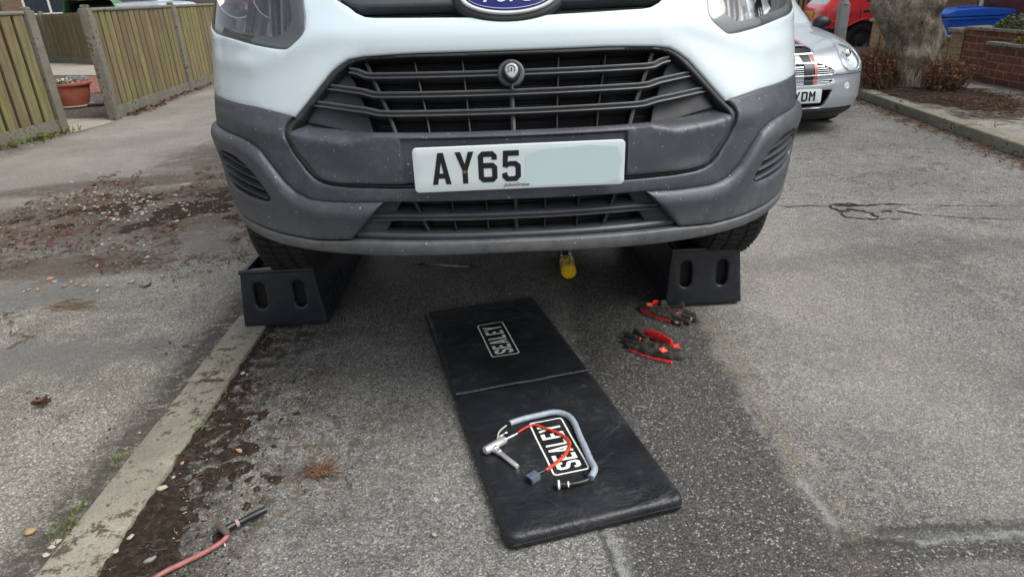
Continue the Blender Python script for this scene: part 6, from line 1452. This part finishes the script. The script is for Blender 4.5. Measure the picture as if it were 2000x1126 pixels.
# red hatchback seen from behind, standing on the driveway
def rear_car(loc, rz, paint, label, ptxt='E65 5LE'):
    c = empty('parked_car', loc, (0, 0, rz), label=label, cat='car')
    S = hull(.80, .22, 4.0, [.15, .22, .30, .40, .44, .50, .54, .60, .78, .82, .86, 1.26, 1.33, 1.37, 1.39], [.08, .03, .0, .0, -.02, -.02, .02, .03, .06, .07, .10, .46, .60, .95, 1.3], [.93, .98, 1, 1, 1, 1, 1, 1, .99, .985, .965, .80, .74, .68, .64], 2.95)
    gl = rounded([(-.66, .89), (.66, .89), (.60, 1.24), (-.60, 1.24)], .04); sw_ = rounded([(1.35, .90), (2.5, .90), (2.45, 1.26), (1.62, 1.26)], .04)
    s1, s2, se = S.s_at_y(.80), S.s_at_y(2.55), S.s_at_y(2.95)
    gpp = np.concatenate([grid(-1.5, 1.5, .24, 1.37, .04), grid(-se, -1.52, .24, 1.37, .1), grid(1.52, se, .24, 1.37, .1)])
    carbody(c, S, s1, s2, .27, .34, .23, 1.385, se, [gl, sw_, [(-a, b) for a, b in sw_]], paint, gpp)
    panel('rear_window', gl, S, M['skyglass'], c, rnd=0, depth=.004, off=-.006, step=.08, edge=.06)
    for mm in (0, 1):
        panel('side_window', sw_, S, M['glass'], c, rnd=0, depth=.004, off=-.006, step=.08, edge=.06, mirror=mm)
        panel('tail_light', [(.56, .60), (.78, .60), (.79, .79), (.56, .79)], S, M['tail'], c, off=.004, rnd=.004, depth=.01, step=.03, edge=.03, mirror=mm)
        panel('side_moulding', [(.95, .41), (s1-.36, .41), (s1-.335, .49), (.95, .49)], S, M['dark'], c, off=.012, rnd=.004, depth=.02, step=.05, edge=.04, mirror=mm)
        panel('wheel_lip', [(s1-.375*math.cos(PI*k/16), .27+.375*math.sin(PI*k/16)) for k in range(17)]+[(s1+.342*math.cos(PI*k/16), .27+.342*math.sin(PI*k/16)) for k in range(17)], S, paint, c, off=.012, rnd=.004, depth=.02, step=.03, edge=.03, mirror=mm)
        panel('fuel_flap' if not mm else 'vent_cover', rrect(1.10, 1.24, .66, .76, .02), S, paint, c, off=.004, rnd=.003, depth=.006, step=.04, edge=.02, mirror=mm)
        panel('door_seam', [(1.335, .30), (1.345, .30), (1.40, .66), (1.345, .88), (1.335, .88), (1.385, .66)], S, M['ink'], c, off=.001, rnd=0, depth=0, step=.04, edge=.03, mirror=mm)
        panel('door_handle', rrect(1.42, 1.60, .735, .775, .012), S, M['dark'], c, off=.010, rnd=.004, depth=.012, step=.04, edge=.02, mirror=mm)
        panel('crease', [(.80, .598), (se-.1, .598), (se-.1, .612), (.80, .612)], S, paint, c, off=.006, rnd=.004, depth=.008, step=.06, edge=.05, mirror=mm)
        sg = -1 if mm else 1; wheel(c, sg*.70, .80, .27, .285, .17, sg, False, holes=14); wheel(c, sg*.70, 2.55, .27, .285, .17, sg, False)
    mb = MB(); mb.prism([(0, .25), (.62, .25), (.66, .50), (.58, .70), (.0, .84)], -.76, .76, Matrix.Translation((0, 2.93, 0)) @ Matrix.Rotation(R(90), 4, 'Z')); mb.build('bonnet', paint, c)
    panel('bumper', [(-.95, .36), (.95, .36), (.95, .50), (-.95, .50)], S, M['dark'], c, off=.03, rnd=.012, depth=.05, step=.05, edge=.04)
    mb = MB(); mb.box(-.68, .68, .2, 2.9, .20, .30); mb.box(-.70, .70, .75, 2.85, .32, .80); mb.build('underbody', M['dark'], c)
    np_ = empty('number_plate'); np_.parent = c; F_ = flat((0, -.006+.035, .70), (1, 0, 0), (0, .1, 1))
    panel('plate_face', rrect(-.26, .26, -.0555, .0555, .008), F_, M['platey'], np_, off=.006, rnd=.001, depth=.02, step=.05, edge=.03)
    letters(ptxt, F_, -.20, -.038, .078, M['ink'], np_, 'plate_lettering', off=.008, gap=11)
    return c
Wp = YP(1685, 78, 13.0)
rear_car((Wp.x-.70, 13.9, Wp.z-.27), R(-99), M['red'], 'red hatchback parked on the driveway beyond the silver car')
rear_car((-8.9, 21.5, 0), R(60), simple('pale_blue_paint', (.42, .50, .56), .3, .2, coat=.5), 'pale blue parked car showing over the fence, left of the van')
rear_car((-13.0, 24.5, .15), R(200), simple('green_paint', (.10, .26, .13), .35, 0, coat=.4), 'green parked car showing above the garden fence', 'L65 6AE')
# fence behind the cars on the right and hedges closing the street
fence('board_fence', (5.6, 17.2), (9.3, 17.6), 2, 'brown board fence behind the red car', axis='x', side=1, mat='wood_x', bw=.12, rail=False)
